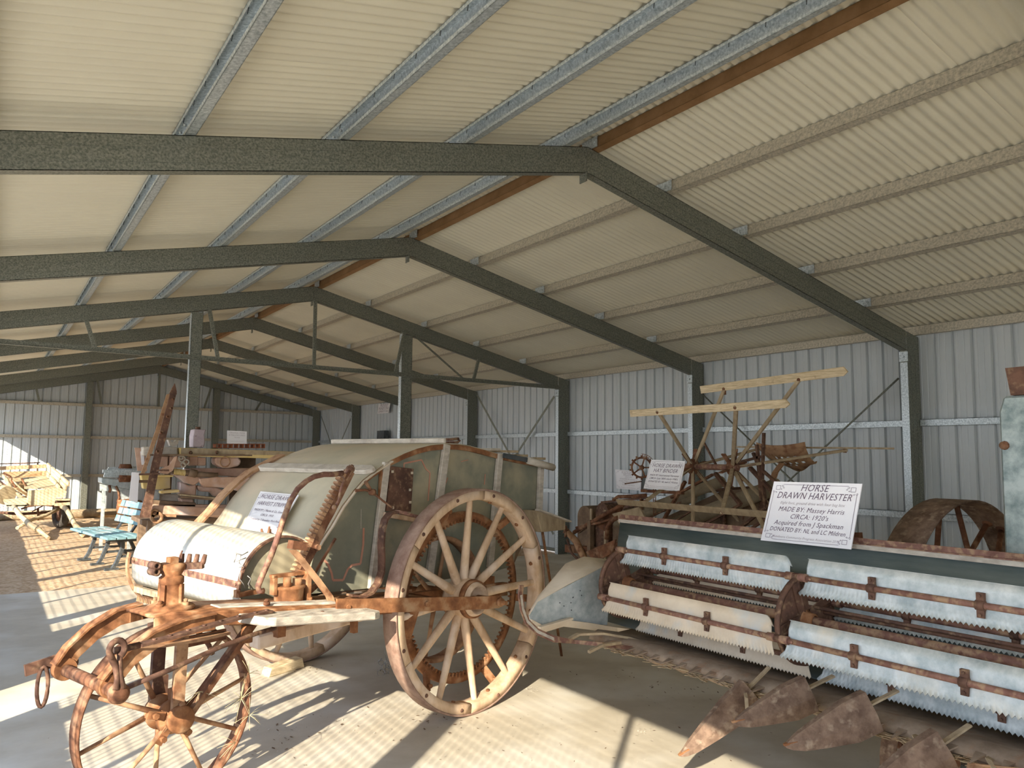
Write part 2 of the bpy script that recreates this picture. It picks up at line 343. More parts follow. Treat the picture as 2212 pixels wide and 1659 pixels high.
# end wall
wb = thing('wall_back', 'ribbed steel gable wall at the far end, sunlit at lower left', 'wall', (XR, Y1_, 0), kind='structure')
x = XL
while x < XW:
    wd = min(.762, XW-x)
    clad(wd, lambda a, x=x: ztop(min(x+a, XW))+.125, lambda a, z, o, x=x: V((x+a, Y1_+.05+o, z))).build('cladding_sheet', M['wall'], wb); x += .762
for x0, x1 in ((1.98, 2.12), (5.09, 5.26)):
    m = MB(); m.box(x0, Y1_-.17, 0, x1, Y1_-.166, ztop((x0+x1)/2)-RD); m.box(x0, Y1_-.17, 0, x0+.004, Y1_-.04, ztop(x0)-RD); m.box(x1-.004, Y1_-.17, 0, x1, Y1_-.04, ztop(x1)-RD); m.build('gable_post', M['frame'], wb)
for z in (1.03, 2.0, 2.83):
    for a, b in ((XL, 1.97), (2.13, 5.08), (5.27, XW)):
        m = MB(); m.box(a, Y1_-.055, z-.035, b, Y1_-.05, z+.035); m.box(a, Y1_-.05, z-.035, b, Y1_+.04, z-.031); m.build('girt', M['purlin'], wb)
for a, b in (((.87, 3.09), (.95, 2.86)), ((2.21, 3.38), (2.33, 2.86)), ((3.69, 3.75), (3.70, 2.86)), ((5.03, 3.45), (4.86, 2.86)), ((6.42, 2.98), (6.27, 2.86))):
    m = MB(); m.bar((a[0], Y1_-.09, max(a[1], ztop(a[0])-RD+.01)), (b[0], Y1_-.09, b[1]), .05, .03, up=(0, 1, 0)); m.build('fly_brace', M['frame'], wb)
m = MB(); m.box(XL, Y1_-.04, 0, XW, Y1_+.04, .07); m.build('bottom_angle', M['frame'], wb)
# unseen front gable: clad right to darken the roof there, open left for light
wf = thing('wall_front', 'unseen ribbed steel half wall behind the camera, shaped to shade the right of the roof', 'wall', (XR, Y0, 0), kind='structure')
x = 3.0
while x < XW:
    wd = min(.762, XW-x)
    clad(wd, lambda a, x=x: ztop(min(x+a, XW))+.125, lambda a, z, o, x=x: V((x+a, Y0-.05-o, z))).build('cladding_sheet', M['wall'], wf); x += .762
# left side: low cladding, mesh above, a gap by the nearest frame
wl = thing('wall_left', 'open side of the shed with low cladding and wire mesh above', 'wall', (XL, 9, 0), kind='structure')
m = clad(.762, lambda a: .80, lambda a, z, o: V((XL-.02-o, a, z))); s0 = m.build('cladding_sheet', M['wall'], None, org=(XL, 0, 0)); s0.parent = wl
ys = [y for y in [Y0+.762*k for k in range(0, 12)] if y+.762 < 4.85]+[6.96+.762*k for k in range(0, 21)]
s0.location = (0, ys[0]-9, 0); copies(s0, [(0, y-9, 0) for y in ys[1:]], wl)
m = MB(); m.box(XL-.03, ys[11] if len(ys) > 11 and ys[11] < 4 else 3.8, 0, XL-.01, 4.78, .80); m.build('cladding_sheet', M['wall'], wl)
m = MB(); m.box(XL-.04, 5.52, .02, XL-.005, 6.95, 1.05); m.build('gate_leaf', M['wall'], wl)
for z in (.81, 2.60):
    m = MB(); m.box(XL-.02, Y0 if z > 1 else 5.42, z-.03, XL+.02, Y1_, z+.03); m.build('mesh_rail', M['galv'], wl)
m = MB(); m.box(XL-.03, Y0, 2.62, XL-.02, Y1_, 3.08); m.build('fascia_sheet', M['wall'], wl)
for y in (-3.0, -.1, 3.3, 6.2, 8.6, 9.5, 11.4, 12.2, 12.9, 14.4, 15.2, 16.0, 17.5, 18.3, 19.1, 20.6, 21.4):
    m = MB(); m.box(XL-.015, y-.017, 0, XL+.015, y+.017, 2.6); m.build('mesh_post', M['galv'], wl)
m = MB()
y = Y0
while y < Y1_:
    if not 4.78 < y < 5.42: m.bar((XL-.03, y, .8), (XL-.03, y, 2.6), .0045, .0045)
    y += .06
z = .85
while z < 2.6: 
    for a, b in ((Y0, 4.78), (5.42, Y1_)): m.bar((XL-.03, a, z), (XL-.03, b, z), .0045, .0045)
    z += .06
m.build('wire_mesh', M['wire'], wl, stuff=True)
# ================================================================ HARVEST STRIPPER
SO = V((2.634, 4.349, 0)); ST = V((.9569, .2905, 0)); SA = V((-.2905, .9569, 0)); Z3 = V((0, 0, 1))
def L(x, y, z): return SO+ST*x+SA*y+Z3*z
KR = {1: (0, 1050, .3672), 2: (280, 920, .2893), 3: (780, 920, .3859), 4: (640, 1100, .2532), 5: (400, 1350, .2712)}
def S(k, x, y, yo):              # a point of the machine lying in its vertical plane yo
    a = KR[k]; return atp(a[0]+a[2]*x, a[1]+a[2]*y, SO+SA*yo, SA)
strp = thing('harvest_stripper', 'old horse drawn stripper with domed drum cover and tall spoked wooden wheel', 'machine', tuple(SO))
def arc_pts(c, ax, az, r, a0, a1, n): return [c+ax*(r*math.cos(a0+(a1-a0)*i/n))+az*(r*math.sin(a0+(a1-a0)*i/n)) for i in range(n+1)]
def ringsec(m, c, n, prof, seg=72): return m.lathe(c, n, prof, seg, closed=True)
def hexnut(m, c, n, r, h): m.cyl(c, c+n*h, r, seg=6)

# ---- main wheel: steel tyre, six felloes, twelve spokes, hub
def wooden_wheel(parent, c, n, r, wd, nsp, a0, hubr, dish, hubl, mt, mw, rim_t=.06, name='wheel', bolts=True, nf=6):
    """c = centre of the outer face, n = direction away from the viewer side"""
    m = MB(); ringsec(m, c, n, [(r-.012, -.004), (r, -.002), (r, wd+.002), (r-.012, wd+.004)])
    wh = m.build(name, mt, parent)
    e = (Z3-n*Z3.dot(n)).normalized(); g = n.cross(e)
    def D(a): return e*math.cos(a)+g*math.sin(a)
    ri = r-.012-rim_t
    for k in range(nf):                                   # felloes with open joints
        m = MB(); b0 = 2*math.pi*k/nf+a0+.13; b1 = 2*math.pi*(k+1)/nf+a0+.13-.006; rows = []
        prof = [(ri+.006, 0), (r-.013, 0), (r-.013, wd), (ri+.006, wd), (ri, wd-.012), (ri, .012)]
        for i in range(13):
            a = b0+(b1-b0)*i/12; rows.append([c+D(a)*p+n*h for p, h in prof+prof[:1]])
        m.grid(rows); m.add(rows[0][:6], [range(6)]); m.add(rows[-1][:6], [range(6)]); m.build('felloe', mw, wh)
    if bolts:
        for k in range(nsp):
            a = a0+2*math.pi*(k+.5)/nsp; p = c+D(a)*(ri+.035)
            m = MB(); m.lathe(p, -n, [(0, .006), (.010, .005), (.013, -.001)], 10); m.build('bolt', M['rustdark'], wh)
            p = c+D(a+.05)*(ri)+n*(wd*.5); m = MB(); m.lathe(p, -D(a+.05), [(0, .012), (.012, .010), (.014, -.001)], 8); m.build('bolt', M['rustor'], wh)
    hc = c+n*dish
    for k in range(nsp):
        a = a0+2*math.pi*k/nsp; d = D(a); t = -e*math.sin(a)+g*math.cos(a)
        p0 = hc+d*hubr*.75; p1 = c+n*(wd*.5)+d*(ri+.01); rows = []
        for i in range(7):
            f = i/6; wv = .033*(1-f)+.021*f; dv = .030*(1-f)+.017*f
            if i == 0: wv *= .8
            rows.append([p0.lerp(p1, f)+t*wv*math.cos(2*math.pi*j/8)+n*dv*math.sin(2*math.pi*j/8) for j in range(9)])
        m = MB(); m.grid(rows); m.build('spoke', mw, wh)
    m = MB(); z0 = dish-hubl*.72
    m.lathe(c+n*z0, n, [(0, .055), (hubr*.50, .05), (hubr*.62, .03), (hubr*.78, .0), (hubr*.86, .006), (hubr*.98, .035), (hubr*1.08, hubl*.45), (hubr*1.14, hubl*.72), (hubr*1.08, hubl), (hubr*.8, hubl*1.25), (0, hubl*1.25)], 32)
    m.build('hub', mw, wh)
    m = MB(); ringsec(m, c+n*z0, n, [(hubr*.97, .030), (hubr*1.055, .030), (hubr*1.10, .065), (hubr*1.0, .065)], 32); m.build('hub_band', M['rustor'], wh)
    return wh
wooden_wheel(strp, L(0, 0, .698), SA, .698, .105, 12, math.radians(-3), .112, .13, .19, M['steelrust'], M['wood'])
wooden_wheel(strp, L(0, 1.93, .70), -SA, .698, .105, 12, .2, .098, .13, .19, M['steelrust'], M['wood'], bolts=False)
m = MB(); m.cyl(L(0, -.02, .69), L(0, 2.0, .69), .028, seg=12); m.cyl(L(0, .16, .69), L(0, .52, .69), .05, seg=12); m.build('axle', M['rustor'], strp)
# bull gear with inward teeth
gc = L(.069, .19, .690); gr_ = .546
m = MB(); ringsec(m, gc, SA, [(gr_-.045, -.004), (gr_, 0), (gr_+.004, .03), (gr_-.01, .035), (gr_-.012, .012), (gr_-.045, .022)], 96)
bg_ = m.build('bull_gear', M['rustor'], strp)
m = MB()
for k in range(96):
    a = 2*math.pi*k/96; d = ST*math.cos(a)+Z3*math.sin(a); t = -ST*math.sin(a)+Z3*math.cos(a)
    p = gc+d*(gr_-.053)+SA*.008; m.obox(p, d*.012, t*.006, SA*.014)
m.build('gear_teeth', M['rustor'], bg_)
for ad in (52, 172, -68, 112, -8, 232):
    a = math.radians(ad); d = ST*math.cos(a)+Z3*math.sin(a)
    m = MB(); m.bar(gc+d*(gr_-.01)+SA*.0, gc+d*(gr_+.085)-SA*.07, .05, .02, up=SA); hexnut(m, gc+d*(gr_+.06)-SA*.07, -SA, .014, .02); m.build('gear_lug', M['rustor'], bg_)
# inner pulley behind the gear
pc = L(.02, .40, .66)
m = MB(); ringsec(m, pc, SA, [(.385, -.04), (.41, -.05), (.41, .05), (.385, .04)], 56); pu = m.build('drive_pulley', M['rustdust'], strp)
for k in range(6):
    a = k*math.pi/3+.3; d = ST*math.cos(a)+Z3*math.sin(a); m = MB(); m.tube([pc+d*.05, pc+d*.2, pc+d*.39], [.018, .013, .012], 8); m.build('spoke', M['rustdust'], pu)
m = MB(); m.lathe(pc-SA*.05, SA, [(0, 0), (.055, 0), (.06, .1), (0, .1)], 16); m.build('hub', M['rustor'], pu)
# ---- body
HP = [(-.935, 1.02), (-.93, 1.08), (-.916, 1.10), (-.843, 1.188), (-.768, 1.295), (-.68, 1.389), (-.609, 1.453), (-.525, 1.503), (-.383, 1.575), (-.27, 1.618), (-.152, 1.653), (-.03, 1.677), (.1, 1.688), (.24, 1.688), (.372, 1.677), (.51, 1.656), (.647, 1.631), (.92, 1.593), (1.2, 1.562)]
m = MB(); m.grid([[L(x, y, z) for x, z in HP[1:15]] for y in (.425, .7, 1.0, 1.3, 1.63)]); m.build('hood', M['hood'], strp, solid=.006)
m = MB(); m.grid([[L(x, y, z-.002) for x, z in HP[14:]] for y in (.44, 1.62)]); m.build('rear_roof', M['hood'], strp, solid=.008)
def hz(x):
    for (a, za), (b, zb) in zip(HP[1:], HP[2:]):
        if a <= x <= b: return za+(zb-za)*(x-a)/(b-a)
    return HP[-1][1]
def panel(x0, x1, b0, b1, y=.45):
    xs = [x0]+[x for x, z in HP if x0 < x < x1]+[x1]
    poly = [L(x0, y, b0)]+[L(x, y, hz(x)-.02) for x in xs]+[L(x1, y, b1)]
    mm = MB(); mm.prism(poly, SA*.012); return mm
for y in (.45, 1.60):
    for x0, x1, b0, b1 in ((-.985, -.50, .80, .78), (-.50, .06, .78, .76), (.06, .665, .76, .76), (.665, .90, .76, .78), (.90, 1.19, 1.19, 1.19)):
        panel(x0 if x0 > -.98 else -.93, x1, b0, b1, y).build('side_panel', M['panel'], strp)
m = MB(); m.prism([L(-.985, .449, .80), L(-.93, .449, 1.05), L(-.90, .449, 1.0), L(-.90, .449, .80)], SA*.012); m.build('side_panel', M['panel'], strp)
m = MB(); m.prism([L(.665, .451, 1.0), L(.665, .451, 1.3), L(1.0, .451, 1.3), L(1.0, .451, 1.19), L(.9, .451, .8), L(.7, .451, .76)], SA*.012); m.build('side_panel', M['panel'], strp)
m = MB(); m.prism([L(-.9, .46, .77), L(.9, .46, .77), L(1.2, .46, 1.18), L(1.2, 1.6, 1.18), L(.9, 1.6, .77), L(-.9, 1.6, .77)], Z3*.012); m.build('floor_board', M['wooddark'], strp)
m = MB(); m.prism([L(1.19, .45, 1.19), L(1.19, .45, 1.56), L(1.19, 1.61, 1.56), L(1.19, 1.61, 1.19)], ST*.012); m.build('tail_board', M['panel'], strp)
# rusty rim arch along the panel top
m = MB(); pts = [L(x, .437, z-.022) for x, z in HP[1:]]; m.strip(pts, [Z3*.035]*len(pts), [SA*.018]*len(pts)); m.build('arch_rim', M['rustor'], strp)
pts = [L(x, .43, z+.002) for x, z in HP[1:15]]
sd_ = []
for i in range(len(pts)):
    d = (pts[min(i+1, len(pts)-1)]-pts[max(i-1, 0)]).normalized(); sd_.append(d.cross(SA))
m = MB(); m.strip([p+s_*-.012 for p, s_ in zip(pts, sd_)][:8], [SA*.05]*8, [s_*.008 for s_ in sd_[:8]]); m.build('hood_edge_strip', M['galvdust'], strp)
for i in range(14):                                        # far side rim seen past the hood
    pass
pts = [L(x-.085+.02*k, 1.68, z+.02) for k, (x, z) in enumerate(HP[2:9])]
m = MB(); m.strip(pts, [SA*.10]*7, [Z3*.02]*7); m.build('far_side_rim', M['rustdust'], strp)
# posts
for (xa, za), (xb, zb), wd_ in (((-.415, 1.56), (-.512, .78), .052), ((.128, 1.682), (-.015, .80), .062), ((.698, 1.625), (.60, .80), .055), ((1.205, 1.556), (1.183, 1.17), .055)):
    for y0 in (.43,):
        d = ST*((xb-xa))+Z3*(zb-za); m = MB(); m.bar(L(xa, y0, za), L(xb, y0, zb), .03, wd_, up=ST); m.build('body_post', M['woodpale'], strp, bev=.004)
m = MB(); m.bar(L(-.455, .432, 1.50), L(-.545+.075, .432, .79), .02, .02, up=ST); m.build('post_iron', M['rustor'], strp)
m = MB(); m.prism([L(-.384, .425, 1.535), L(-.181, .425, 1.517), L(-.197, .425, 1.237), L(-.412, .425, 1.252)], SA*.012); m.build('patch_plate', M['rustdark'], strp, label='dark rust patch plate')
for x, z in ((-.2, 1.49), (-.215, 1.38), (-.21, 1.3), (-.36, 1.27), (-.37, 1.5)):
    m = MB(); m.obox(L(x, .42, z), ST*.008, SA*.003, Z3*.008); m.build('patch_nail', M['galvdust'], strp)
def line(pts, w_=.010, y=.4465):
    mm = MB(); P_ = [S(k, x, yy, y) for k, x, yy in pts]
    for a, b in zip(P_, P_[1:]): mm.bar(a, b, .002, w_, up=SA.cross((b-a).normalized()))
    return mm
line([(3, 240, 235), (3, 240, 210), (3, 338, 190), (3, 350, 215), (3, 362, 240), (3, 386, 262), (3, 375, 420)]).build('coach_line', M['redline'], strp)
line([(4, 575, 160), (4, 572, 300), (4, 548, 465), (4, 475, 478), (4, 440, 510), (4, 400, 605), (4, 312, 605), (4, 300, 540), (4, 270, 470), (4, 235, 430)], .014).build('coach_line', M['redline'], strp)
line([(3, 690, 330), (3, 695, 270)], .008).build('coach_line', M['redline'], strp); line([(3, 560, 200), (3, 600, 190)], .006).build('coach_line', M['redline'], strp); line([(3, 470, 330), (3, 485, 290)], .008).build('coach_line', M['redline'], strp)
line([(4, 553, 0), (4, 552, 165)], .004).build('coach_line', M['woodpale'], strp)
# battens on the hood
def batten(x, z, y0, y1, w_, h_, mt=M['woodpale'], dx=0, dz=0):
    mm = MB(); a = L(x, y0, z); b = L(x+dx, y1, z+dz); d = (b-a).normalized(); s_ = Z3.cross(d).normalized()
    tl = (d*0); sl = .45 if x < 0 else 0
    s2 = (s_*math.cos(sl)+Z3*math.sin(sl)*(-1 if s_.dot(ST) < 0 else 1)); u_ = d.cross(s2)
    if u_.z < 0: u_ = -u_
    e = [a+s2*w_*.5, a-s2*w_*.5, a-s2*w_*.5+d*0, b-s2*w_*.5]
    poly = [a+s2*w_*.45+d*.04, a+s2*w_*.1-d*.0, a-s2*w_*.2, a-s2*w_*.5+d*.05, b-s2*w_*.5-d*.05, b-s2*w_*.1, b+s2*w_*.2, b+s2*w_*.5-d*.05]
    mm.prism([p-u_*h_*.5 for p in poly], u_*h_); return mm
batten(-.545, 1.512, .40, 1.64, .085, .03).build('hood_batten', M['woodpale'], strp, bev=.004)
batten(.10, 1.708, .42, 1.66, .07, .035).build('hood_batten', M['woodpale'], strp, bev=.004)
m = MB(); m.tube([S(3, 430, 92, .6), S(3, 470, 95, .6), S(3, 510, 93, .6), S(3, 540, 92, .6), S(3, 552, 80, .6), S(3, 545, 72, .6), S(3, 500, 76, .6), S(3, 455, 78, .6)], .010, 8); m.build('roof_handle', M['rustred'], strp)
for (x, z, dx, y0, y1, wd_, mt_) in ((.62, 1.655, .02, .40, 1.5, .11, 'woodpale'), (.80, 1.642, .10, .39, 1.55, .13, 'wooddust'), (.96, 1.612, .16, .42, 1.6, .12, 'wooddust'), (1.12, 1.59, .10, .38, 1.6, .15, 'wooddust'), (1.24, 1.535, .02, .36, 1.66, .06, 'woodpale')):
    m = MB(); m.bar(L(x, y0, z), L(x+dx, y1, z+.01), wd_, .018); m.build('roof_board', M[mt_], strp, bev=.003)
m = MB(); m.tube([L(.98, .38, 1.575), L(1.30, .38, 1.52)], .028, 8); m.build('rear_rail', M['woodpale'], strp)
m = MB(); m.bar(L(.70, .395, 1.612), L(1.18, .395, 1.555), .012, .035); m.build('eave_iron', M['black'], strp, label='dark blue painted eave strip')
# rear ledge box and stand
m = MB(); m.prism([L(.98, .30, 1.20), L(1.36, .30, 1.10), L(1.36, .30, 1.03), L(1.05, .30, 1.03)], SA*.9); m.build('sieve_box', M['wooddust'], strp, bev=.005)
m = MB(); m.bar(L(.97, .28, 1.205), L(1.38, .28, 1.095), .05, .012); m.build('box_lip', M['woodpale'], strp)
for y0 in (.40, 1.5):
    m = MB(); m.tube([L(1.18, y0, 1.05), L(1.52, y0+.05, 0.0)], .011, 8); m.build('prop_leg', M['rustor'], strp)
# ---- drum cover
dc = (-1.15, .88); DR = .262
def dp(a, r=DR): return (dc[0]+r*math.cos(math.radians(a)), dc[1]+r*math.sin(math.radians(a)))
prof = [dp(a) for a in range(30, 189, 7)]+[(-1.405, .80), (-1.375, .755)]
rows = []
for i in range(9):
    f = i/8; y = .45+1.17*f; rows.append([L(x-.03*f, y, z+.03*f) for x, z in prof])
m = MB(); m.grid(rows); m.build('drum_cover', M['drum'], strp, solid=.005)
m = MB(); pl = [L(*((p[0],)+(.47,)+(p[1],))) for p in [dp(a, DR-.012) for a in range(20, 196, 8)]]+[L(-1.30, .47, .72), L(-.95, .47, .72)]
m.prism(pl, SA*.008); m.build('drum_end_plate', M['panel'], strp)
pl = [L(x-.03, 1.60, z+.03) for x, z in [dp(a, DR-.006) for a in range(20, 196, 8)]+[(-1.30, .70), (-.95, .70)]]; m = MB(); m.prism(pl, SA*.008); m.build('drum_end_plate', M['panel'], strp)
pts = [L(x, .452, z) for x, z in [dp(a, DR+.001) for a in range(35, 190, 6)]]
m = MB(); m.strip(pts, [SA*.022]*len(pts), [(p-L(dc[0], .452, dc[1])).normalized()*.012 for p in pts]); m.build('drum_rim', M['rustdark'], strp)
m = MB(); m.strip([L(-1.413-.03*f, .44+1.20*f, .905-.0*f+.03*f) for f in (0, .5, 1)], [Z3*.036]*3, [ST*.008]*3)
for f in (.02, .97): hexnut(m, L(-1.417-.03*f, .45+1.17*f, .905+.03*f), -ST, .008, .008)
m.build('drum_band', M['rustred'], strp)
pts = [L(x-.035, 1.63, z+.03) for x, z in [dp(a, DR+.02) for a in range(165, 262, 8)]]
m = MB(); m.strip(pts, [SA*.03]*len(pts), [(p-L(dc[0]-.03, 1.63, dc[1]+.03)).normalized()*.012 for p in pts]); m.build('far_runner', M['rustdust'], strp)
m = MB(); m.box(0, 0, 0, 0, 0, 0); m = MB(); m.prism([L(-1.36, .50, .74), L(-1.38, 1.6, .76), L(-1.05, 1.6, .62), L(-1.05, .50, .64)], Z3*-.02); m.build('comb_tray', M['rustdust'], strp)
cmb = MB()
for k in range(52): cmb.bar(L(-1.42, .52+1.06*k/51, .70), L(-1.10, .52+1.06*k/51, .66), .007, .03)
cmb.build('comb_fingers', M['rustdust'], strp, stuff=True)
m = MB(); m.bar(L(-1.385, .46, .735), L(-1.41, 1.62, .755), .03, .035); m.build('comb_beam', M['wooddust'], strp)
m = MB(); m.bar(S(2, 800, 1265, .42), S(2, 960, 1235, .42), .03, .022); m.bar(S(2, 800, 1225, .43), S(2, 800, 1280, .43), .03, .02, up=ST); m.build('drum_bracket', M['rustor'], strp)
# wires at the drum edge
wr_ = MB()
for pts in ([(2, 790, 950), (2, 840, 965), (2, 885, 940)], [(2, 800, 1010), (2, 870, 985)], [(2, 830, 1090), (2, 820, 1140), (2, 850, 1180), (2, 862, 1215)], [(2, 905, 1215), (2, 885, 1180), (2, 905, 1140), (2, 880, 1120)], [(2, 800, 955), (2, 780, 1020)], [(2, 830, 965), (2, 818, 1025), (2, 850, 1050), (2, 805, 1060)]):
    wr_.tube([S(k, x, y, .43) for k, x, y in pts], .003, 5)
wr_.build('tie_wire', M['wire'], strp)
m = MB(); m.tube([S(2, x, y, .75) for x, y in ((985, 768), (990, 800), (1005, 830), (1025, 830), (1040, 790), (1043, 750))], [.006, .010, .011, .011, .010, .006], 8)
m.tube([S(2, x, y, .75) for x, y in ((1050, 770), (1050, 800), (1075, 815))], .008, 8); m.build('hook', M['rust'], strp)
# ---- main side frame
st_ = [(-.30, .735, .035, .42), (-.8, .775, .03, .42), (-1.1, .80, .02, .41), (-1.5, .842, .015, .39), (-1.75, .865, .03, .38), (-1.95, .882, .06, .36), (-2.06, .880, .10, .33)]
m = MB(); m.grid([[L(x, y0, z), L(x, (y0+y1)/2, z+.004), L(x, y1, z)] for x, z, y0, y1 in st_]); m.build('frame_plate', M['rustor'], strp, solid=.012, label='broad rusty gooseneck plate')
for side in (2, 3):
    pts = [L(q[0], q[side]+(.004 if side == 2 else -.004), q[1]-.03) for q in st_]; pts[-1] = L(-2.04, st_[-1][side], .85)
    m = MB(); m.strip(pts, [Z3*.055]*len(pts), [SA*.012]*len(pts)); m.build('frame_web', M['rustor'], strp)
for y0, pts in ((0, [(-1.80, .02, .835), (-1.95, .02, .828), (-2.08, .01, .80), (-2.19, .0, .745), (-2.28, -.01, .655)]), (1, [(-1.98, .35, .862), (-2.08, .37, .845), (-2.18, .385, .79), (-2.26, .39, .72), (-2.30, .40, .655)])):
    P_ = [L(*p) for p in pts]; sides = [];
    for i in range(len(P_)):
        d = (P_[min(i+1, 4)]-P_[max(i-1, 0)]).normalized(); sides.append(d.cross(SA).normalized()*.075)
    m = MB(); m.strip(P_, sides, [SA*.022]*5); m.strip([p+s_*.5*(1 if s_.z > 0 else -1) for p, s_ in zip(P_, sides)], [SA*.06]*5, [s_*.12 for s_ in sides])
    m.cyl(L(pts[-1][0]+.012, pts[-1][1]-.022, pts[-1][2]-.005), L(pts[-1][0]+.012, pts[-1][1]+.022, pts[-1][2]-.005), .048, seg=20); m.build('fork_arm', M['rustor'], strp)
m = MB(); a, b = L(-2.284, -.115, .645), L(-2.284, .50, .645)
m.cyl(a, L(-2.284, .44, .645), .026, seg=16); m.lathe(L(-2.284, -.16, .645), SA, [(0, 0), (.022, .002), (.038, .015), (.042, .04), (.034, .06), (.026, .075)], 20); m.build('cross_shaft', M['rust'], strp)
m = MB(); m.bar(L(-2.21, .47, .69), L(-2.42, .47, .655), .012, .05); m.cyl(L(-2.24, .44, .66), L(-2.24, .50, .66), .03, seg=14); m.build('draught_bracket', M['rustdark'], strp)
c0 = L(-2.35, .455, .575); m = MB(); m.tube([c0+ST*.022*math.cos(t_)+Z3*.085*math.sin(t_) for t_ in [2*math.pi*i/20 for i in range(20)]], .0085, 8, closed=True); m.build('draught_ring', M['rustdark'], strp)
# shackle
m = MB(); eye = S(1, 675, 955, -.12)
m.tube([eye+ST*.030*math.cos(t_)+Z3*.034*math.sin(t_)-SA*.02 for t_ in [math.pi*(-.35)+1.62*math.pi*i/14 for i in range(15)]]+[S(1, 655, 1010, -.13), S(1, 680, 1060, -.13), S(1, 690, 1130, -.14), S(1, 680, 1200, -.15)], [.013]*15+[.014, .013, .011, .012], 8)
m.tube([S(1, 705, 975, -.12), S(1, 705, 1040, -.13), S(1, 708, 1120, -.14), S(1, 725, 1190, -.15)], [.011, .011, .011, .012], 8); m.build('shackle', M['rustdark'], strp)
m = MB(); P_ = [S(1, 700, 965, -.11), S(1, 820, 935, -.10), S(1, 1000, 890, -.09), S(1, 1200, 830, -.07), S(1, 1400, 775, -.05), S(1, 1590, 735, -.02)]
m.strip(P_[1:], [SA*.05]*5, [Z3*.012]*5); m.tube([S(1, 665, 970, -.11), P_[0], P_[1]], [.016, .014, .014], 8)
for f in (.12, .25, .38, .5, .62, .75, .88, .97):
    i = f*4; p = P_[1+int(i)].lerp(P_[min(2+int(i), 5)], i-int(i)); hexnut(m, p+Z3*.004, Z3, .009, .008)
m.build('draught_bar', M['rustdark'], strp)
m = MB(); P_ = [S(1, 760, 940, .0), S(1, 960, 935, .0), S(1, 1150, 905, .02), S(1, 1340, 862, .05)]; m.strip(P_, [SA*.05]*4, [Z3*.012]*4); m.build('draught_bar', M['rustdust'], strp)
m = MB(); P_ = [S(1, 735, 1190, -.10), S(1, 1000, 1080, -.08), S(1, 1300, 945, -.04), S(1, 1500, 870, 0.0), S(1, 1620, 835, .04)]; m.tube(P_, .0115, 8); m.build('stay_rod', M['rustdark'], strp)
# foot board
m = MB(); q = [L(-1.70, .11, .852), L(-1.66, -.02, .848), L(-1.63, -.13, .845), L(-1.58, -.15, .84), L(-.96, -.13, .775), L(-.90, -.10, .77), L(-.93, .0, .78), L(-1.02, .10, .795)]
m.prism(q, Z3*-.042); m.build('foot_board', M['woodpale'], strp, bev=.006)
m = MB(); m.bar(L(-1.72, .16, .862), L(-1.05, .13, .80), .10, .03); m.build('foot_board', M['woodpale'], strp, bev=.006)
for x, y in ((-1.5, 0), (-1.25, -.06), (-1.05, -.02), (-1.60, .06)):
    m = MB(); hexnut(m, L(x, y, .842-.1*(x+1.65)*1.05), Z3, .009, .012); m.build('board_bolt', M['rustdark'], strp)
# outer strap to the hub
m = MB(); P_ = [L(-1.12, -.005, .812), L(-.9, -.015, .785), L(-.55, -.035, .748), L(-.12, -.052, .70), L(.0, -.075, .690), L(.10, -.078, .682)]
m.strip(P_, [Z3*.078]*6, [SA*.014]*6); m.cyl(L(.10, -.086, .682), L(.10, -.071, .682), .039, seg=20)
hexnut(m, L(.10, -.084, .682), -SA, .028, .03); m.cyl(L(.10, -.084, .682), L(.10, -.15, .682), .014, seg=10); hexnut(m, L(-.50, -.046, .745), -SA, .017, .018); hexnut(m, L(-1.05, -.012, .80), -SA, .014, .012); m.build('hub_strap', M['rustor'], strp)
m = MB(); m.cyl(L(.02, -.07, .69), L(.02, .02, .69), .035, seg=16); m.build('axle_end', M['rust'], strp)
m = MB(); m.bar(L(-.30, .30, .70), L(.62, .30, .66), .05, .09); m.obox(L(.30, .26, .70), ST*.10, SA*.05, Z3*.08); m.cyl(L(.2, .12, .74), L(.33, .12, .74), .014, seg=8); m.build('axle_box', M['rustor'], strp)
# blocks under the frame
m = MB(); m.bar(L(-.48, .10, .74), L(-.56, .10, .545), .10, .085, up=ST); m.build('wood_block', M['rustor'], strp, bev=.01)
m = MB(); m.bar(L(-1.33, .42, .60), L(-.58, .40, .655), .10, .075); m.build('rail_timber', M['wood'], strp, bev=.008)
m = MB(); m.bar(L(-1.22, .36, .78), L(-1.22, .36, .62), .07, .05, up=ST); m.build('frame_bracket', M['rustor'], strp)
m = MB(); m.bar(L(-.83, .2, .77), L(-.83, .2, .60), .035, .03, up=ST); m.build('frame_bracket', M['rustor'], strp)
m = MB(); m.tube([L(-1.30, .1, .74), L(-1.12, .1, .735)], .02, 8); m.build('cross_pin', M['rust'], strp)
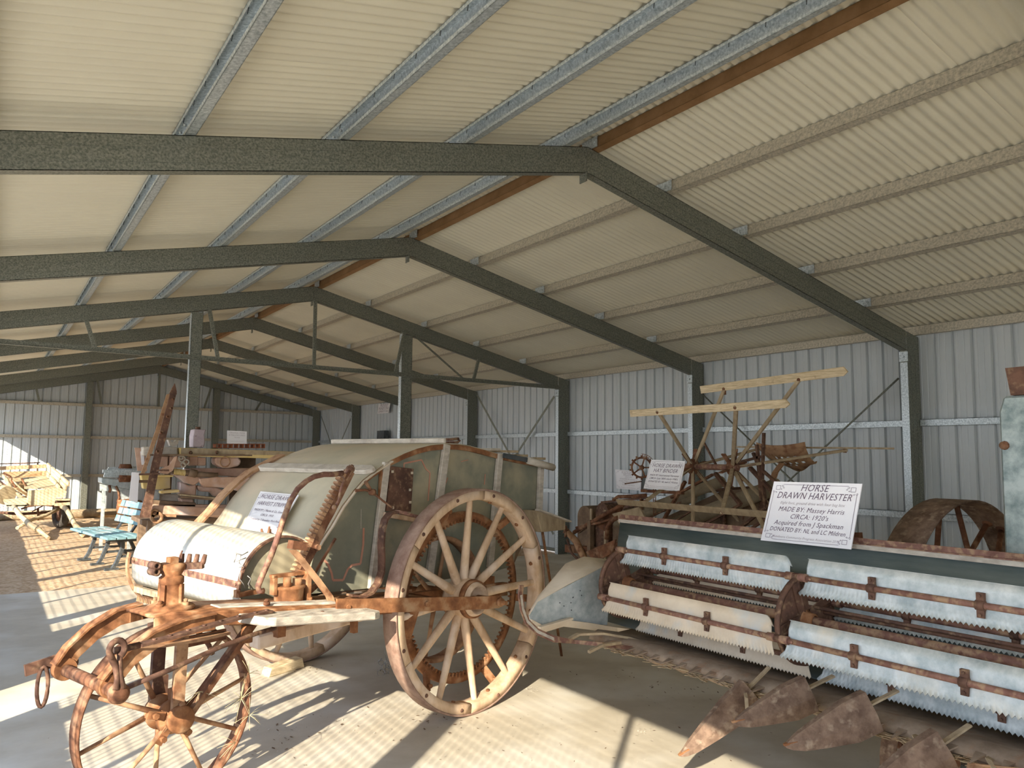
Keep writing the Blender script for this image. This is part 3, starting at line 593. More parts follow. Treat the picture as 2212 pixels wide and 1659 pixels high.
# jack pillar over the castor
pb = L(-1.918, .20, .884)
m = MB(); m.lathe(pb, Z3, [(.105, 0), (.110, .008), (.10, .018), (.05, .030), (.048, .10), (.052, .115), (.055, .118), (.055, .145), (.048, .15), (.042, .155), (.060, .185), (.062, .205), (.02, .21), (0, .21)], 24)
for k in range(4):
    a = k*math.pi/2+.5; d = ST*math.cos(a)+SA*math.sin(a); hexnut(m, pb+d*.078+Z3*.015, Z3, .018, .02); hexnut(m, pb+d*.078+Z3*.03, Z3, .010, .018); m.bar(pb+d*.052+Z3*.02, pb+d*.050+Z3*.115, .02, .022, up=d)
m.obox(pb+Z3*.222, ST*.02, SA*.02, Z3*.014); m.build('jack_pillar', M['rustor'], strp)
m = MB()
for k in range(4): m.tube([pb+ST*(.045+.016*k)+SA*(.02-.03*k)+Z3*.185, pb+ST*(.055+.017*k)+SA*(.02-.035*k)+Z3*.21, pb+ST*(.058+.018*k)+SA*(.02-.037*k)+Z3*.245], [.012, .013, .010], 8)
m.bar(pb+ST*.03+Z3*.19, pb+ST*.11-SA*.08+Z3*.195, .04, .03)
for dz in (.178, .205): ringsec(m, pb-ST*.085+Z3*dz, SA, [(.009, -.03), (.019, -.03), (.019, .03), (.009, .03)], 14)
m.bar(pb-ST*.02+Z3*.19, pb-ST*.075+Z3*.19, .04, .045); m.build('crown_casting', M['rustdark'], strp)
m = MB(); m.tube([S(1, x, y, .2) for x, y in ((985, 485), (985, 460), (1010, 438), (1040, 442), (1055, 430), (1062, 400), (1073, 380))], .004, 6); m.tube([S(1, x, y, .19) for x, y in ((1050, 445), (1047, 470), (1050, 495))], .005, 6); m.build('wire_hook', M['rustred'], strp)
hexnut_m = MB(); hexnut(hexnut_m, L(-1.47, .10, .852), Z3, .017, .016); hexnut(hexnut_m, L(-1.47, .10, .866), Z3, .010, .016); hexnut_m.build('plate_bolt', M['rust'], strp)
# gear box casting, crank, rack
m = MB(); bc = L(-1.245, .24, .80)
m.obox(bc+Z3*.01, ST*.125, SA*.075, Z3*.012); m.lathe(bc, Z3, [(.075, .02), (.078, .09), (.085, .095), (.085, .108), (.05, .11), (0, .11)], 20)
for dx, dy in ((-.10, -.05), (.10, -.05), (-.10, .05), (.10, .05)): hexnut(m, bc+ST*dx+SA*dy+Z3*.02, Z3, .014, .018)
m.cyl(bc+ST*-.04-SA*.04+Z3*.10, bc+ST*-.04-SA*.04+Z3*.16, .022, seg=10); m.cyl(bc+ST*.03-SA*.03+Z3*.10, bc+ST*.03-SA*.03+Z3*.145, .026, seg=10)
m.obox(bc+ST*.0+Z3*.165, ST*.11, SA*.02, Z3*.008); m.obox(bc+ST*.095+Z3*.09, ST*.012, SA*.05, Z3*.085); m.obox(bc-ST*.095+Z3*.12, ST*.010, SA*.02, Z3*.05); m.build('gearbox_casting', M['rustor'], strp)
crp = [(2, 1000, 1232), (2, 968, 1235), (2, 958, 1200), (2, 985, 1130), (2, 1060, 960), (2, 1110, 820), (2, 1150, 690), (2, 1200, 560), (2, 1255, 470), (2, 1320, 412), (2, 1380, 378), (2, 1450, 362), (2, 1520, 362), (2, 1590, 352)]
m = MB(); m.tube([S(k, x, y, .26) for k, x, y in crp], .0155, 10); m.build('crank_bar', M['rustred'], strp)
rk = [(1640, 340), (1590, 440), (1540, 540), (1490, 640), (1440, 730), (1395, 830), (1350, 930), (1300, 1030), (1255, 1130)]
RP = [S(2, x, y, .30) for x, y in rk]; m = MB(); sides = []
for i in range(9):
    d = (RP[min(i+1, 8)]-RP[max(i-1, 0)]).normalized(); sides.append(d.cross(SA).normalized())
m.strip(RP, [s_*.045 for s_ in sides], [SA*.05]*9); rack = m.build('rack_bar', M['rust'], strp)
def rpt(f):
    i = min(int(f*8), 7); g_ = f*8-i; return RP[i].lerp(RP[i+1], g_), sides[i].lerp(sides[i+1], g_)
m = MB(); sg = 1 if sides[4].dot(ST) < 0 else -1
for k in range(23):
    p, s_ = rpt(.06+.9*k/22); s_ = s_*sg; d = SA.cross(s_)
    m.prism([p+s_*.018-d*.012-SA*.022, p+s_*.052-d*.006-SA*.022, p+s_*.052+d*.006-SA*.022, p+s_*.018+d*.012-SA*.022], SA*.044)
m.build('rack_teeth', M['rustdust'], rack)
m = MB(); p0, p1 = S(2, 1560, 470, .30), S(2, 1665, 295, .30); d = (p1-p0).normalized()
m.cyl(p0+d*.06, p1-d*.02, .026, seg=12); hexnut(m, p1-d*.03, d, .022, .02); m.cyl(p1-d*.02, p1, .011, seg=8); m.build('rack_head', M['rustred'], strp)
m = MB(); m.tube([S(2, 1605, 395, .24), S(2, 1575, 480, .24), S(2, 1560, 560, .24), S(2, 1543, 590, .24)], .008, 8); m.lathe(S(2, 1530, 608, .24), SA, [(0, -.01), (.014, -.008), (.014, .008), (0, .01)], 12); m.build('link_rod', M['rustred'], strp)
m = MB(); m.bar(S(2, 1200, 885, .22), S(2, 1310, 900, .22), .05, .045); m.bar(S(2, 1380, 930, .3), S(2, 1310, 1040, .3), .02, .02); hexnut(m, S(2, 1388, 905, .28), -SA, .018, .03); m.build('rack_guide', M['rust'], strp)
m = MB(); P_ = [S(2, 1215, 925, .20), S(2, 1290, 1010, .19), S(2, 1400, 1150, .17), S(2, 1490, 1270, .15), S(2, 1512, 1330, .13)]
m.strip(P_, [ST*.042]*5, [SA*.014]*5); m.build('brace_bar', M['rustdust'], strp)
m = MB(); m.bar(L(-1.12, .33, .80), L(-.985, .33, .88), .02, .03); m.bar(L(-1.10, .34, .81), L(-.87, .34, 1.12), .012, .012); m.build('guide_stay', M['rust'], strp)
# lever with curved shoulder
lv = [(2, 1640, 1262), (2, 1740, 1275), (2, 1800, 1245), (2, 1850, 1180), (2, 1880, 1090), (2, 1882, 990), (2, 1878, 880), (2, 1885, 780), (2, 1905, 700), (2, 1940, 655), (2, 2000, 640), (2, 2060, 660)]
P_ = [S(k, x, y, .20) for k, x, y in lv]; n_ = len(P_); th_ = []
for i in range(n_):
    d = (P_[min(i+1, n_-1)]-P_[max(i-1, 0)]).normalized(); th_.append(d.cross(SA).normalized()*.012)
m = MB(); m.strip(P_, [SA*.055]*n_, th_); m.build('lever', M['rustdark'], strp)
m = MB(); m.bar(S(2, 2000, 640, .19), S(3, 312, 508, .17), .05, .018); hexnut(m, S(3, 250, 487, .17), Z3, .01, .01); m.build('lever_seat', M['rustred'], strp)
m = MB(); m.tube([S(2, 1685, 482, .36), S(2, 1760, 478, .34), S(2, 1815, 495, .32), S(2, 1880, 550, .28), S(2, 1965, 615, .22)], [.009, .008, .009, .006, .006], 8)
m.lathe(S(2, 1812, 495, .31), SA, [(0, -.02), (.020, -.015), (.020, .015), (0, .02)], 12); m.tube([S(2, 1760, 415, .31), S(2, 1800, 478, .31)], .011, 8); m.build('trip_rod', M['rust'], strp)
m = MB(); m.bar(S(2, 1890, 660, .42), S(3, 330, 530, .42), .04, .03); m.build('cross_timber', M['wood'], strp, bev=.004)
# ---- castor
cc = L(-1.904, .206, .409); cr_ = .406
m = MB(); ringsec(m, cc, SA, [(cr_-.008, -.042), (cr_, -.045), (cr_, .045), (cr_-.008, .042)], 72); cw = m.build('castor_wheel', M['rust'], strp, label='small rusty iron castor wheel under the gooseneck')
for k in range(10):
    a = math.radians(12+36*k); d = ST*math.cos(a)+Z3*math.sin(a); off = .03 if k % 2 else -.03
    m = MB(); m.tube([cc+d*.05+SA*off*2.2, cc+d*.22+SA*off*1.2, cc+d*(cr_-.012)+SA*off*.2], [.014, .011, .010], 8); m.obox(cc+d*(cr_-.012), d*.004, (ST*-math.sin(a)+Z3*math.cos(a))*.025, SA*.02); m.build('spoke', M['rustdust'], cw)
m = MB(); m.lathe(cc-SA*.15, SA, [(0, 0), (.050, .002), (.060, .012), (.060, .045), (.045, .055), (.040, .075), (.075, .08), (.080, .10), (.05, .12), (.05, .18), (.08, .20), (.075, .22), (.04, .23), (.04, .29), (0, .29)], 28)
for k in range(5):
    a = math.radians(20+72*k); d = ST*math.cos(a)+Z3*math.sin(a); m.bar(cc+d*.05-SA*.06, cc+d*.125-SA*.05, .035, .035, up=SA); hexnut(m, cc+d*.10-SA*.07, -SA, .014, .025)
m.build('hub', M['rustor'], cw)
for y0, w_ in ((.108, .055), (.315, .06)):
    m = MB(); m.bar(L(-1.90, y0, .86), L(-1.91, y0, .40), .022, w_, up=ST)
    if y0 > .2: m.bar(L(-1.90, y0-.01, .56), L(-1.90, y0-.01, .40), .03, .075, up=ST)
    hexnut(m, L(-1.90, y0-.012, .75), -SA, .012, .015); hexnut(m, L(-1.90, y0-.012, .47), -SA, .014, .02); m.build('castor_fork', M['rustdark'] if y0 > .2 else M['rustdust'], strp)
m = MB(); m.bar(L(-1.88, .13, .735), L(-1.66, .15, .735), .012, .05); m.bar(L(-1.84, .11, .42), L(-1.50, .16, .76), .03, .028); m.bar(L(-1.82, .16, .42), L(-1.49, .20, .75), .022, .05, up=SA); m.build('castor_brace', M['rust'], strp)
m = MB(); m.cyl(L(-1.60, .06, .78), L(-1.60, .06, .70), .028, seg=12); m.build('pivot_boss', M['rustor'], strp)
m = MB(); m.cyl(L(-1.74, .2, .86), L(-1.74, .2, .76), .05, seg=12); m.build('pivot_boss', M['rustor'], strp)
m = MB(); arcp = [L(-1.90+.30*math.cos(math.radians(a)), .33, .50+.30*math.sin(math.radians(a))) for a in range(20, 110, 10)]; m.tube(arcp, .012, 6); m.build('wheel_scraper', M['rustdark'], strp)
# dry weeds caught in the castor
m = MB(); rnd = random.Random(3)
for cxx, cz, n_ in ((-1.58, .42, 16), (-1.80, .50, 8), (-1.53, .33, 10), (-1.60, .22, 7), (-1.54, .53, 8)):
    base = L(cxx, .12, cz)
    for i in range(n_):
        a = rnd.uniform(0, 6.28); l_ = rnd.uniform(.04, .12); d = ST*math.cos(a)+Z3*math.sin(a)-SA*rnd.uniform(-.3, .5)
        m.tube([base, base+d*l_*.5+Z3*.004, base+d*l_], [.0012, .001, .0008], 4)
m.build('dry_weeds', M['straw'], strp, stuff=True)
# ================================================================ HORSE DRAWN HARVESTER (reel, trough, lifters)
X3, Y3 = V((1, 0, 0)), V((0, 1, 0))
hv = thing('harvester', 'long horse drawn harvester with serrated galvanised reel blades and finger lifters', 'machine', (3.4, 2.6, 0))
RX, RZ = 3.162, .871; RY = [3.54, 2.325, 1.10, -.12]
BAT = [(3.103, 1.068), (2.965, .810), (3.222, .674), (3.358, .931)]
rnd = random.Random(11)
for b, (bx, bz) in enumerate(BAT):
    for s_ in range(3):
        y1, y0 = RY[s_], RY[s_+1]
        m = MB(); m.cyl((bx, y1-.02, bz), (bx, y0+.02, bz), .0125, seg=12)
        for yy in (y1-.02, y0+.02): m.cyl((bx, yy-.035, bz), (bx, yy+.035, bz), .0185, seg=12)
        for yy in (y1-.08, y0+.08): m.cyl((bx-.016, yy, bz), (bx-.011, yy, bz), .006, seg=6)
        bt = m.build('reel_tube', M['rustred'], hv)
        # blade: lipped top edge, gently curved sheet, serrated lower edge
        a, c = y1-.045, y0+.045; n = 60; tops = []; mids = []; bots = []
        rows = [[], [], [], [], [], []]
        cutL = .03
        for i in range(n*4+1):
            f = i/(n*4); y = a+(c-a)*f; tooth = .011*abs(math.sin(math.pi*i/4)) if i % 4 else 0
            tooth = .012*(1-abs((i % 4)/2-1))
            yt = min(max(y, c+.0), a)
            zt_ = .084
            if f > .965: zt_ = .084-.045*((f-.965)/.035)**2
            rows[0].append(V((bx+.030-.006, y, bz+zt_+.001))); rows[1].append(V((bx+.034, y, bz+zt_)))
            rows[2].append(V((bx+.016, y, bz+.045))); rows[3].append(V((bx+.013, y, bz)))
            yb = y+(.03*(1 if f < .01 else 0))
            rows[4].append(V((bx+.004, y+.012*(1-f*2), bz-.045))); rows[5].append(V((bx-.010, y+.03*(1-f*2), bz-.068-tooth)))
        m = MB(); m.grid(rows); m.build('reel_blade', M['galvdust' if (s_ == 0 and b in (1, 2, 3)) else 'galvsheet'], bt, solid=.0022)
        for f in (.30, .655):
            y = y1+(y0-y1)*f; m = MB()
            m.box(bx-.004, y-.014, bz-.046, bx+.012, y+.014, bz+.046); m.cyl((bx, y-.016, bz), (bx, y+.016, bz), .019, seg=12)
            for dz in (-.035, .035): m.cyl((bx-.011, y, bz+dz), (bx-.003, y, bz+dz), .006, seg=6)
            m.build('blade_clamp', M['rustdark'], bt)
m = MB(); m.cyl((RX, RY[0]+.12, RZ), (RX, -.2, RZ), .021, seg=16); m.build('reel_shaft', M['rustred'], hv)
for dx, dz in ((.07, .05), (.06, -.03), (.14, .02)):
    m = MB(); m.cyl((RX+dx, RY[0], RZ+dz), (RX+dx-.02, -.2, RZ+dz), .008, seg=8); m.build('tie_rod', M['rustdark'], hv)
for yy in RY[:3]:
    # disc segments between neighbouring bats, with a hub
    t_ = MB(); ang = [math.atan2(z-RZ, x-RX) for x, z in BAT]
    pl = [V((RX, yy, RZ))+V((math.cos(a)*.195, 0, math.sin(a)*.195)) for a in [ang[0]+(2*math.pi)*i/48 for i in range(49)]]
    R_ = .205
    t_.lathe((RX, yy, RZ), Y3, [(.178, -.0015), (.203, -.012), (.206, .012), (.178, .0015)], 48, closed=True)
    dsc = t_.build('reel_disc', M['rustdark'], hv)
    for b in range(4):
        a = ang[b]; d = V((math.cos(a), 0, math.sin(a))); p = V((-math.sin(a), 0, math.cos(a))); c = V((RX, yy, RZ))
        m = MB(); m.prism([c-p*.035-Y3*.004, c+p*.035-Y3*.004, c+d*.19+p*.045-Y3*.004, c+d*.19-p*.045-Y3*.004], Y3*.006); m.tube([c, c+d*.195], .009, 8); m.build('disc_arm', M['rustdark'], dsc)
    for b in (0, 2):
        a0_, a1_ = ang[b], ang[(b+1) % 4]
        if a1_ < a0_: a1_ += 2*math.pi
        c = V((RX, yy+.004, RZ)); m = MB(); m.prism([c]+[c+V((math.cos(a), 0, math.sin(a)))*.19 for a in [a0_+(a1_-a0_)*i/10 for i in range(11)]], Y3*.003); m.build('disc_plate', M['rustdark'], dsc)
    m = MB(); m.lathe((RX, yy-.05, RZ), Y3, [(.024, 0), (.034, .005), (.036, .04), (.045, .045), (.045, .06), (.03, .065), (.03, .09)], 16); m.build('hub', M['rustor'], dsc)
# back sheet with painted and rusty top edge, trough floor, cutter bar
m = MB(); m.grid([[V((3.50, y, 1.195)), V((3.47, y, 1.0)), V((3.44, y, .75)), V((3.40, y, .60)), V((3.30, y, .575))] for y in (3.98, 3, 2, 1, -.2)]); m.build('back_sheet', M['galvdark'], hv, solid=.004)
m = MB(); m.box(3.49, -.2, 1.178, 3.503, 3.99, 1.20); m.build('edge_strip', M['woodpale'], hv, label='white painted edge strip')
m = MB(); m.box(3.485, -.2, 1.20, 3.56, 3.99, 1.206); m.box(3.5, -.2, 1.19, 3.506, 3.99, 1.23); m.box(3.505, -.2, 1.17, 3.54, 3.99, 1.2); m.build('edge_angle', M['rustred'], hv)
m = MB(); m.grid([[V((3.40, y, .575)), V((3.2, y, .562)), V((3.04, y, .595)), V((2.985, y, .575)), V((2.975, y, .55))] for y in (3.66, 3.2, 2.6, 2, 1.4, .8, 0, -.2)]); m.build('trough_floor', M['pan'], hv, solid=.006, label='dust covered trough floor')
m = MB()
rows = []
for i in range(90):
    y = 3.62-3.8*i/89; j = rnd.uniform(-.02, .02); rows.append([V((3.03+j*.3, y, .56)), V((2.985+j*.5, y, .545+j*.2)), V((2.99+j, y, .52+abs(j))), V((3.06+j, y, .505+j*.3)), V((3.12, y, .54))])
m.grid(rows, False); m.build('straw_crust', M['pan'], hv)
m = MB()
for i in range(260):
    y = rnd.uniform(.9, 3.6); a = rnd.uniform(-.5, .5); x = rnd.uniform(2.95, 3.05); l_ = rnd.uniform(.02, .07)
    m.obox((x, y, .545+rnd.uniform(-.02, .01)), V((math.sin(a), math.cos(a), rnd.uniform(-.2, .1)))*l_, V((.006, 0, 0)), V((0, 0, .0012)))
m.build('chaff', M['wooddust'], hv, stuff=True)
for k in range(26):
    y = 3.50-.095*k-.02; m = MB(); m.prism([(2.99, y-.02, .578), (2.99, y+.02, .578), (2.925, y+.004, .566), (2.90, y-.001, .56), (2.925, y-.006, .566)], (0, 0, -.006)); m.build('guard_finger', M['pan'], hv)
# lifters
def lifter(base, tip, h0, w0, roll=0, mt='rustdust'):
    base = V(base); tip = V(tip); d = (tip-base).normalized(); s_ = d.cross(Z3).normalized(); u_ = s_.cross(d)
    prof = [(0, h0*1.0, w0), (.28, h0*1.0, w0*.98), (.62, h0*.66, w0*.72), (.84, h0*.42, w0*.5), (.95, h0*.22, w0*.26), (1, h0*.05, w0*.06)]
    rows = []; Ltot = (tip-base).length
    for f, h, w_ in prof:
        c = base+d*Ltot*f-u_*(.012*f); sec = [(-1, -.62), (-.9, -.15), (-.30, .47), (.30, .47), (.9, -.15), (1, -.62)]
        rows.append([c+s_*a*w_/2+u_*b_*h for a, b_ in sec])
    m = MB(); m.grid(rows, False); lf = m.build('crop_lifter', M['lifter'], hv, solid=.005)
    m = MB(); m.prism([tip-d*.045-u_*.004+s_*.018, tip-d*.045-u_*.004-s_*.018, tip+d*.006-s_*.004, tip+d*.006+s_*.004], -u_*.008); m.build('lifter_tip', M['rustor'], lf)
    m = MB(); m.bar(base+d*.05+u_*.0, base-d*.14+Z3*.01, .022, .008); m.build('lifter_strap', M['wooddust'], lf)
lifter((2.93, 2.47, .560), (2.60, 2.576, .311), .11, .105)
lifter((2.93, 2.16, .635), (2.60, 2.271, .535), .12, .105)
lifter((2.93, 1.88, .640), (2.60, 2.019, .520), .13, .11)
lifter((2.93, 1.60, .575), (2.55, 1.75, .40), .13, .11)
lifter((2.93, 1.20, .60), (2.58, 1.28, .45), .12, .11)
for y0, dx in ((2.42, .0), (1.62, .0), (1.36, .03)):
    m = MB(); m.strip([V((3.02, y0+.10, .56)), V((2.94, y0+.08, .575)), V((2.86, y0-.0, .545)), V((2.83, y0-.03, .50))], [V((0, .02, .004))]*4, [V((.001, 0, .006))]*4); m.build('guard_strap', M['wooddust'], hv)
m = MB(); m.prism([(2.92, 1.50, .545), (2.90, 1.44, .56), (2.97, 1.30, .575), (3.0, 1.28, .57), (2.93, 1.42, .545), (2.80, 1.47, .46)], (0, 0, .006)); m.build('guard_strap', M['rustdust'], hv)
# far end divider
DY = 3.75
def D_(u, v, y=DY): return at(u, v, Y=y)
m = MB(); m.prism([D_(1143, 1328), D_(1160, 1300), D_(1300, 1226), D_(1315, 1300), D_(1312, 1350), D_(1213, 1344), D_(1160, 1352), D_(1146, 1340)], Y3*.006); dv = m.build('divider_sheet', M['galvsheet'], hv)
m = MB(); a_ = [D_(1143, 1328), D_(1160, 1300), D_(1228, 1262), D_(1300, 1226)]; b_ = [D_(1144, 1322, 3.78), D_(1163, 1288, 3.85), D_(1222, 1218, 3.95), D_(1262, 1203, 3.98)]; c_ = [D_(1146, 1326, 3.8), D_(1175, 1280, 3.95), D_(1240, 1210, 4.08), D_(1295, 1207, 4.08)]
m.grid([a_, b_, c_]); m.grid([[D_(1300, 1226), D_(1262, 1203, 3.98), D_(1295, 1207, 4.08)], [D_(1320, 1216), D_(1300, 1212, 3.98), D_(1325, 1210, 4.08)]]); m.build('divider_hood', M['galvdust'], hv, solid=.005)
m = MB()
for u, v in ((1209, 1302), (1218, 1309), (1233, 1302), (1237, 1291), (1234, 1318), (1238, 1290), (1253, 1276), (1256, 1286)): p = D_(u, v); m.cyl(p-Y3*.003, p+Y3*.0, .0035, seg=8)
m.build('rivet_holes', M['black'], dv, stuff=True)
m = MB(); m.strip([D_(1146, 1345), D_(1170, 1358), D_(1214, 1345), D_(1270, 1352), D_(1330, 1362), D_(1380, 1368, 3.7)], [Z3*.04]*6, [Y3*.03]*6); m.build('divider_sole', M['galvdust'], hv)
m = MB(); m.bar(D_(1165, 1356, 3.70), D_(1235, 1336, 3.70), .03, .012); m.build('divider_shoe', M['galvdust'], hv)
gr2 = [(1126, 1264), (1124, 1285), (1128, 1315), (1138, 1342), (1160, 1364), (1195, 1380), (1240, 1386), (1300, 1392), (1380, 1402), (1440, 1412)]
P_ = [at(u, v, Y=3.45 if i < 7 else 3.3) for i, (u, v) in enumerate(gr2)]; n_ = len(P_); th_ = []; sdv = []
for i in range(n_):
    d = (P_[min(i+1, n_-1)]-P_[max(i-1, 0)]).normalized(); q = d.cross(Y3).normalized(); f = min(max((i-2)/3, 0), 1); wv = (q*(1-.0)*.030).lerp(Z3*.05, f*.0)
    sdv.append((q*.034*(1 if i < 6 else .55)+Y3*.012)); th_.append(Y3*.012)
m = MB(); m.strip(P_, sdv, th_); m.build('guard_rod', M['rustred'], hv, label='curved iron guard with flaking white paint')
m = MB(); m.strip([p-Y3*.0075 for p in P_[1:6]], [s_*.45 for s_ in sdv[1:6]], [Y3*.003]*5); m.build('flaking_paint', M['woodpale'], hv)
m = MB(); m.strip([at(1225, 1383, Y=3.5), at(1250, 1370, Y=3.5), at(1300, 1368, Y=3.45), at(1360, 1378, Y=3.4), at(1440, 1405, Y=3.3)], [Z3*.012]*5, [Y3*.03]*5); m.build('crop_guide', M['wooddust'], hv)
m = MB(); m.strip([at(1272, 1408, Y=3.25), at(1300, 1394, Y=3.25), at(1340, 1388, Y=3.3)], [Z3*.014]*3, [Y3*.02]*3); m.build('crop_guide', M['wooddust'], hv)
# support wheel under the trough, main ground wheel and grain elevator
def iron_wheel(parent, c, n, r, wd, nsp, name, a0=0, mt='rustdust', vee=False):
    c = V(c); m = MB(); m.lathe(c, n, [(r-.012, -wd/2), (r, -wd/2), (r, wd/2), (r-.012, wd/2)], 64, closed=True); wh = m.build(name, M[mt], parent)
    e = Z3; g = n.cross(e)
    for k in range(nsp):
        a = a0+2*math.pi*k/nsp; d = e*math.cos(a)+g*math.sin(a); s2 = (wd*.7 if k % 2 else -wd*.7) if vee else 0
        a2 = a+(.16 if k % 2 else -.16) if vee else a; d2 = e*math.cos(a2)+g*math.sin(a2)
        m = MB(); m.tube([c+d*.05+n*s2, c+d2*(r-.006)+n*s2*.2], r*.022, 8); m.lathe(c+d2*(r-.012)+n*s2*.2, -d2, [(0, .012), (.022, .01), (.03, 0)], 8); m.build('spoke', M['rust'], wh)
    m = MB(); m.lathe(c-n*wd*.7, n, [(0, 0), (r*.10, 0), (r*.11, wd*1.4), (0, wd*1.4)], 20); m.build('hub', M['rust'], wh)
    return wh
iron_wheel(hv, (4.51, 2.33, .695), Y3, .695, .20, 16, 'ground_wheel', .1, mt='lifter', vee=True)
iron_wheel(hv, (3.62, 2.06, .28), Y3, .28, .07, 6, 'support_wheel', mt='lifter')
m = MB(); m.cyl((3.62, 1.9, .28), (3.62, 2.2, .28), .018, seg=10); m.bar((3.62, 2.15, .28), (3.55, 2.15, .6), .04, .012, up=Y3); m.build('wheel_bracket', M['rust'], hv)
m = MB(); m.cyl((4.51, 1.2, .70), (4.51, 3.4, .70), .025, seg=12); m.build('axle', M['rust'], hv)
m = MB(); m.bar((3.5, 3.3, .56), (4.9, 3.3, .66), .06, .08); m.bar((3.5, 1.4, .56), (4.9, 1.4, .66), .06, .08); m.bar((4.2, -.2, .60), (4.2, 3.9, .60), .06, .08); m.build('chassis', M['rust'], hv)
ex = 4.02
def E_(u, v): return at(u, v, X=ex)
a = E_(2157, 890); b = E_(2166, 855); c = E_(2172, 1240); y2 = .75
m = MB(); m.prism([a, E_(2167, 856), V((ex, y2, E_(2167, 856).z)), V((ex, y2, c.z)), c], X3*.75); bx_ = m.build('grain_elevator', M['grainbox'], hv, bev=.01)
m = MB(); zt_ = E_(2167, 856).z; q = [E_(2183, 854), E_(2171, 795), E_(2183, 790), V((ex+.1, 1.0, E_(2183, 790).z)), V((ex+.1, 1.0, zt_))]
m.prism([q[0], q[1], V((ex, 1.1, q[1].z+.01)), V((ex, 1.1, q[0].z))], X3*.32); m.build('chute_mouth', M['rustdark'], bx_)
m = MB(); m.lathe(V((ex, a.y-.02, a.z-.16)), -X3, [(0, .02), (.018, .018), (.022, 0)], 10); m.build('box_catch', M['rust'], bx_)
m = MB(); m.prism([(3.62, 2.80, 1.14), (3.66, 2.25, 1.14), (3.70, 2.10, 1.15), (3.85, 2.3, 1.16), (3.85, 2.8, 1.16)], Z3*.03); m.build('rear_board', M['wooddust'], hv)
# ================================================================ SIGNS
def text_mesh(txt, size, shear=0, sx=1):
    cu = bpy.data.curves.new('lettering', 'FONT'); cu.body = txt; cu.size = size; cu.align_x = 'CENTER'; cu.align_y = 'CENTER'; cu.shear = shear; cu.extrude = 0; cu.resolution_u = 2; cu.space_character = 1.05
    o = bpy.data.objects.new('lettering', cu); COL.objects.link(o); dg = bpy.context.evaluated_depsgraph_get(); dg.update()
    me = bpy.data.meshes.new_from_object(o.evaluated_get(dg)); me.name = 'lettering'; bpy.data.objects.remove(o); return me
def sign(name, label, corners, lines, th=.006, group=None, border=True, back=None):
    """corners: bottom left, bottom right, top right, top left as world points (the board's own plane)"""
    bl, br, tr, tl = [V(p) for p in corners]; c = (bl+br+tr+tl)/4
    t = thing(name, label, 'sign', tuple(c), group)
    n = (br-bl).cross(tl-bl).normalized()
    m = MB(); m.prism([bl, br, tr, tl], -n*th); m.build('board', M['sign'], t)
    def Q(a, b): return (bl*(1-a)+br*a)*(1-b)+(tl*(1-a)+tr*a)*b
    W = ((br-bl).length+(tr-tl).length)/2; H = ((tl-bl).length+(tr-br).length)/2
    if border:
        m = MB(); w_ = .004
        def ln(a0, b0, a1, b1, w2=.0035):
            p, q = Q(a0, b0), Q(a1, b1); d = (q-p).normalized(); s_ = n.cross(d)*w2*H/2; m.add([p+s_+n*.0012, q+s_+n*.0012, q-s_+n*.0012, p-s_+n*.0012], [(0, 1, 2, 3)])
        ln(.13, .955, .87, .955, .006); ln(.13, .045, .87, .045, .006); ln(.03, .17, .03, .83, .006); ln(.97, .17, .97, .83, .006)
        for cx_, cy_, sx_, sy_ in ((.03, .045, 1, 1), (.97, .045, -1, 1), (.03, .955, 1, -1), (.97, .955, -1, -1)):
            ln(cx_+.02*sx_, cy_+.02*sy_, cx_+.07*sx_, cy_+.02*sy_, .006); ln(cx_+.07*sx_, cy_+.02*sy_, cx_+.07*sx_, cy_+.085*sy_, .006); ln(cx_+.02*sx_, cy_+.02*sy_, cx_+.02*sx_, cy_+.085*sy_, .006); ln(cx_+.02*sx_, cy_+.085*sy_, cx_+.07*sx_, cy_+.085*sy_, .006)
            for r_, ox, oy in ((.018, .0, .115), (.013, .03, .125), (.018, .095, .02), (.013, .11, .05), (.01, .085, .075)):
                pp = [(cx_+(ox+r_*math.cos(k*.6)*.75*(1-k*.07))*sx_, cy_+(oy+r_*math.sin(k*.6)*(1-k*.07))*sy_) for k in range(11)]
                for (a0, b0), (a1, b1) in zip(pp, pp[1:]): ln(a0, b0, a1, b1, .006)
        m.build('border', M['ink'], t)
    for txt, y, size, inkn in lines:
        me = text_mesh(txt, size, .28); xs = [v_.co.x for v_ in me.vertices]
        if not xs: continue
        wmax = max(xs)-min(xs); k_ = 1
        me.materials.clear(); me.materials.append(M[inkn])
        sc = min(1.0, .84/wmax)
        for v_ in me.vertices:
            a = .5+v_.co.x*sc; b = y+v_.co.y*(sc*.25+.75)*W/H; p = Q(a, b)+n*.0015; v_.co = p-c
        o = bpy.data.objects.new('lettering', me); COL.objects.link(o); o.parent = t; o['_o'] = tuple(c)
    return t
X_ = 3.44
sign('sign', 'large white horse drawn harvester sign leaning on the trough edge', [at(1643, 1167, X=X_), at(1838, 1187, X=X_), at(1862, 1045, X=X_), at(1672, 1040, X=X_)],
     [('HORSE', .905, .098, 'ink'), ('DRAWN HARVESTER', .775, .098, 'ink'), ('Eight foot, ground drive with four bag box', .655, .040, 'inkp'), ('MADE BY: Massey Harris', .55, .068, 'ink'), ("CIRCA: 1920's", .435, .068, 'ink'), ('Acquired from J Spackman', .325, .068, 'ink'), ('DONATED BY: NL and LC Mildren', .215, .065, 'ink'), ('Mundoora Community Progress Association 2017', .095, .035, 'inkp')])
X_ = 4.85
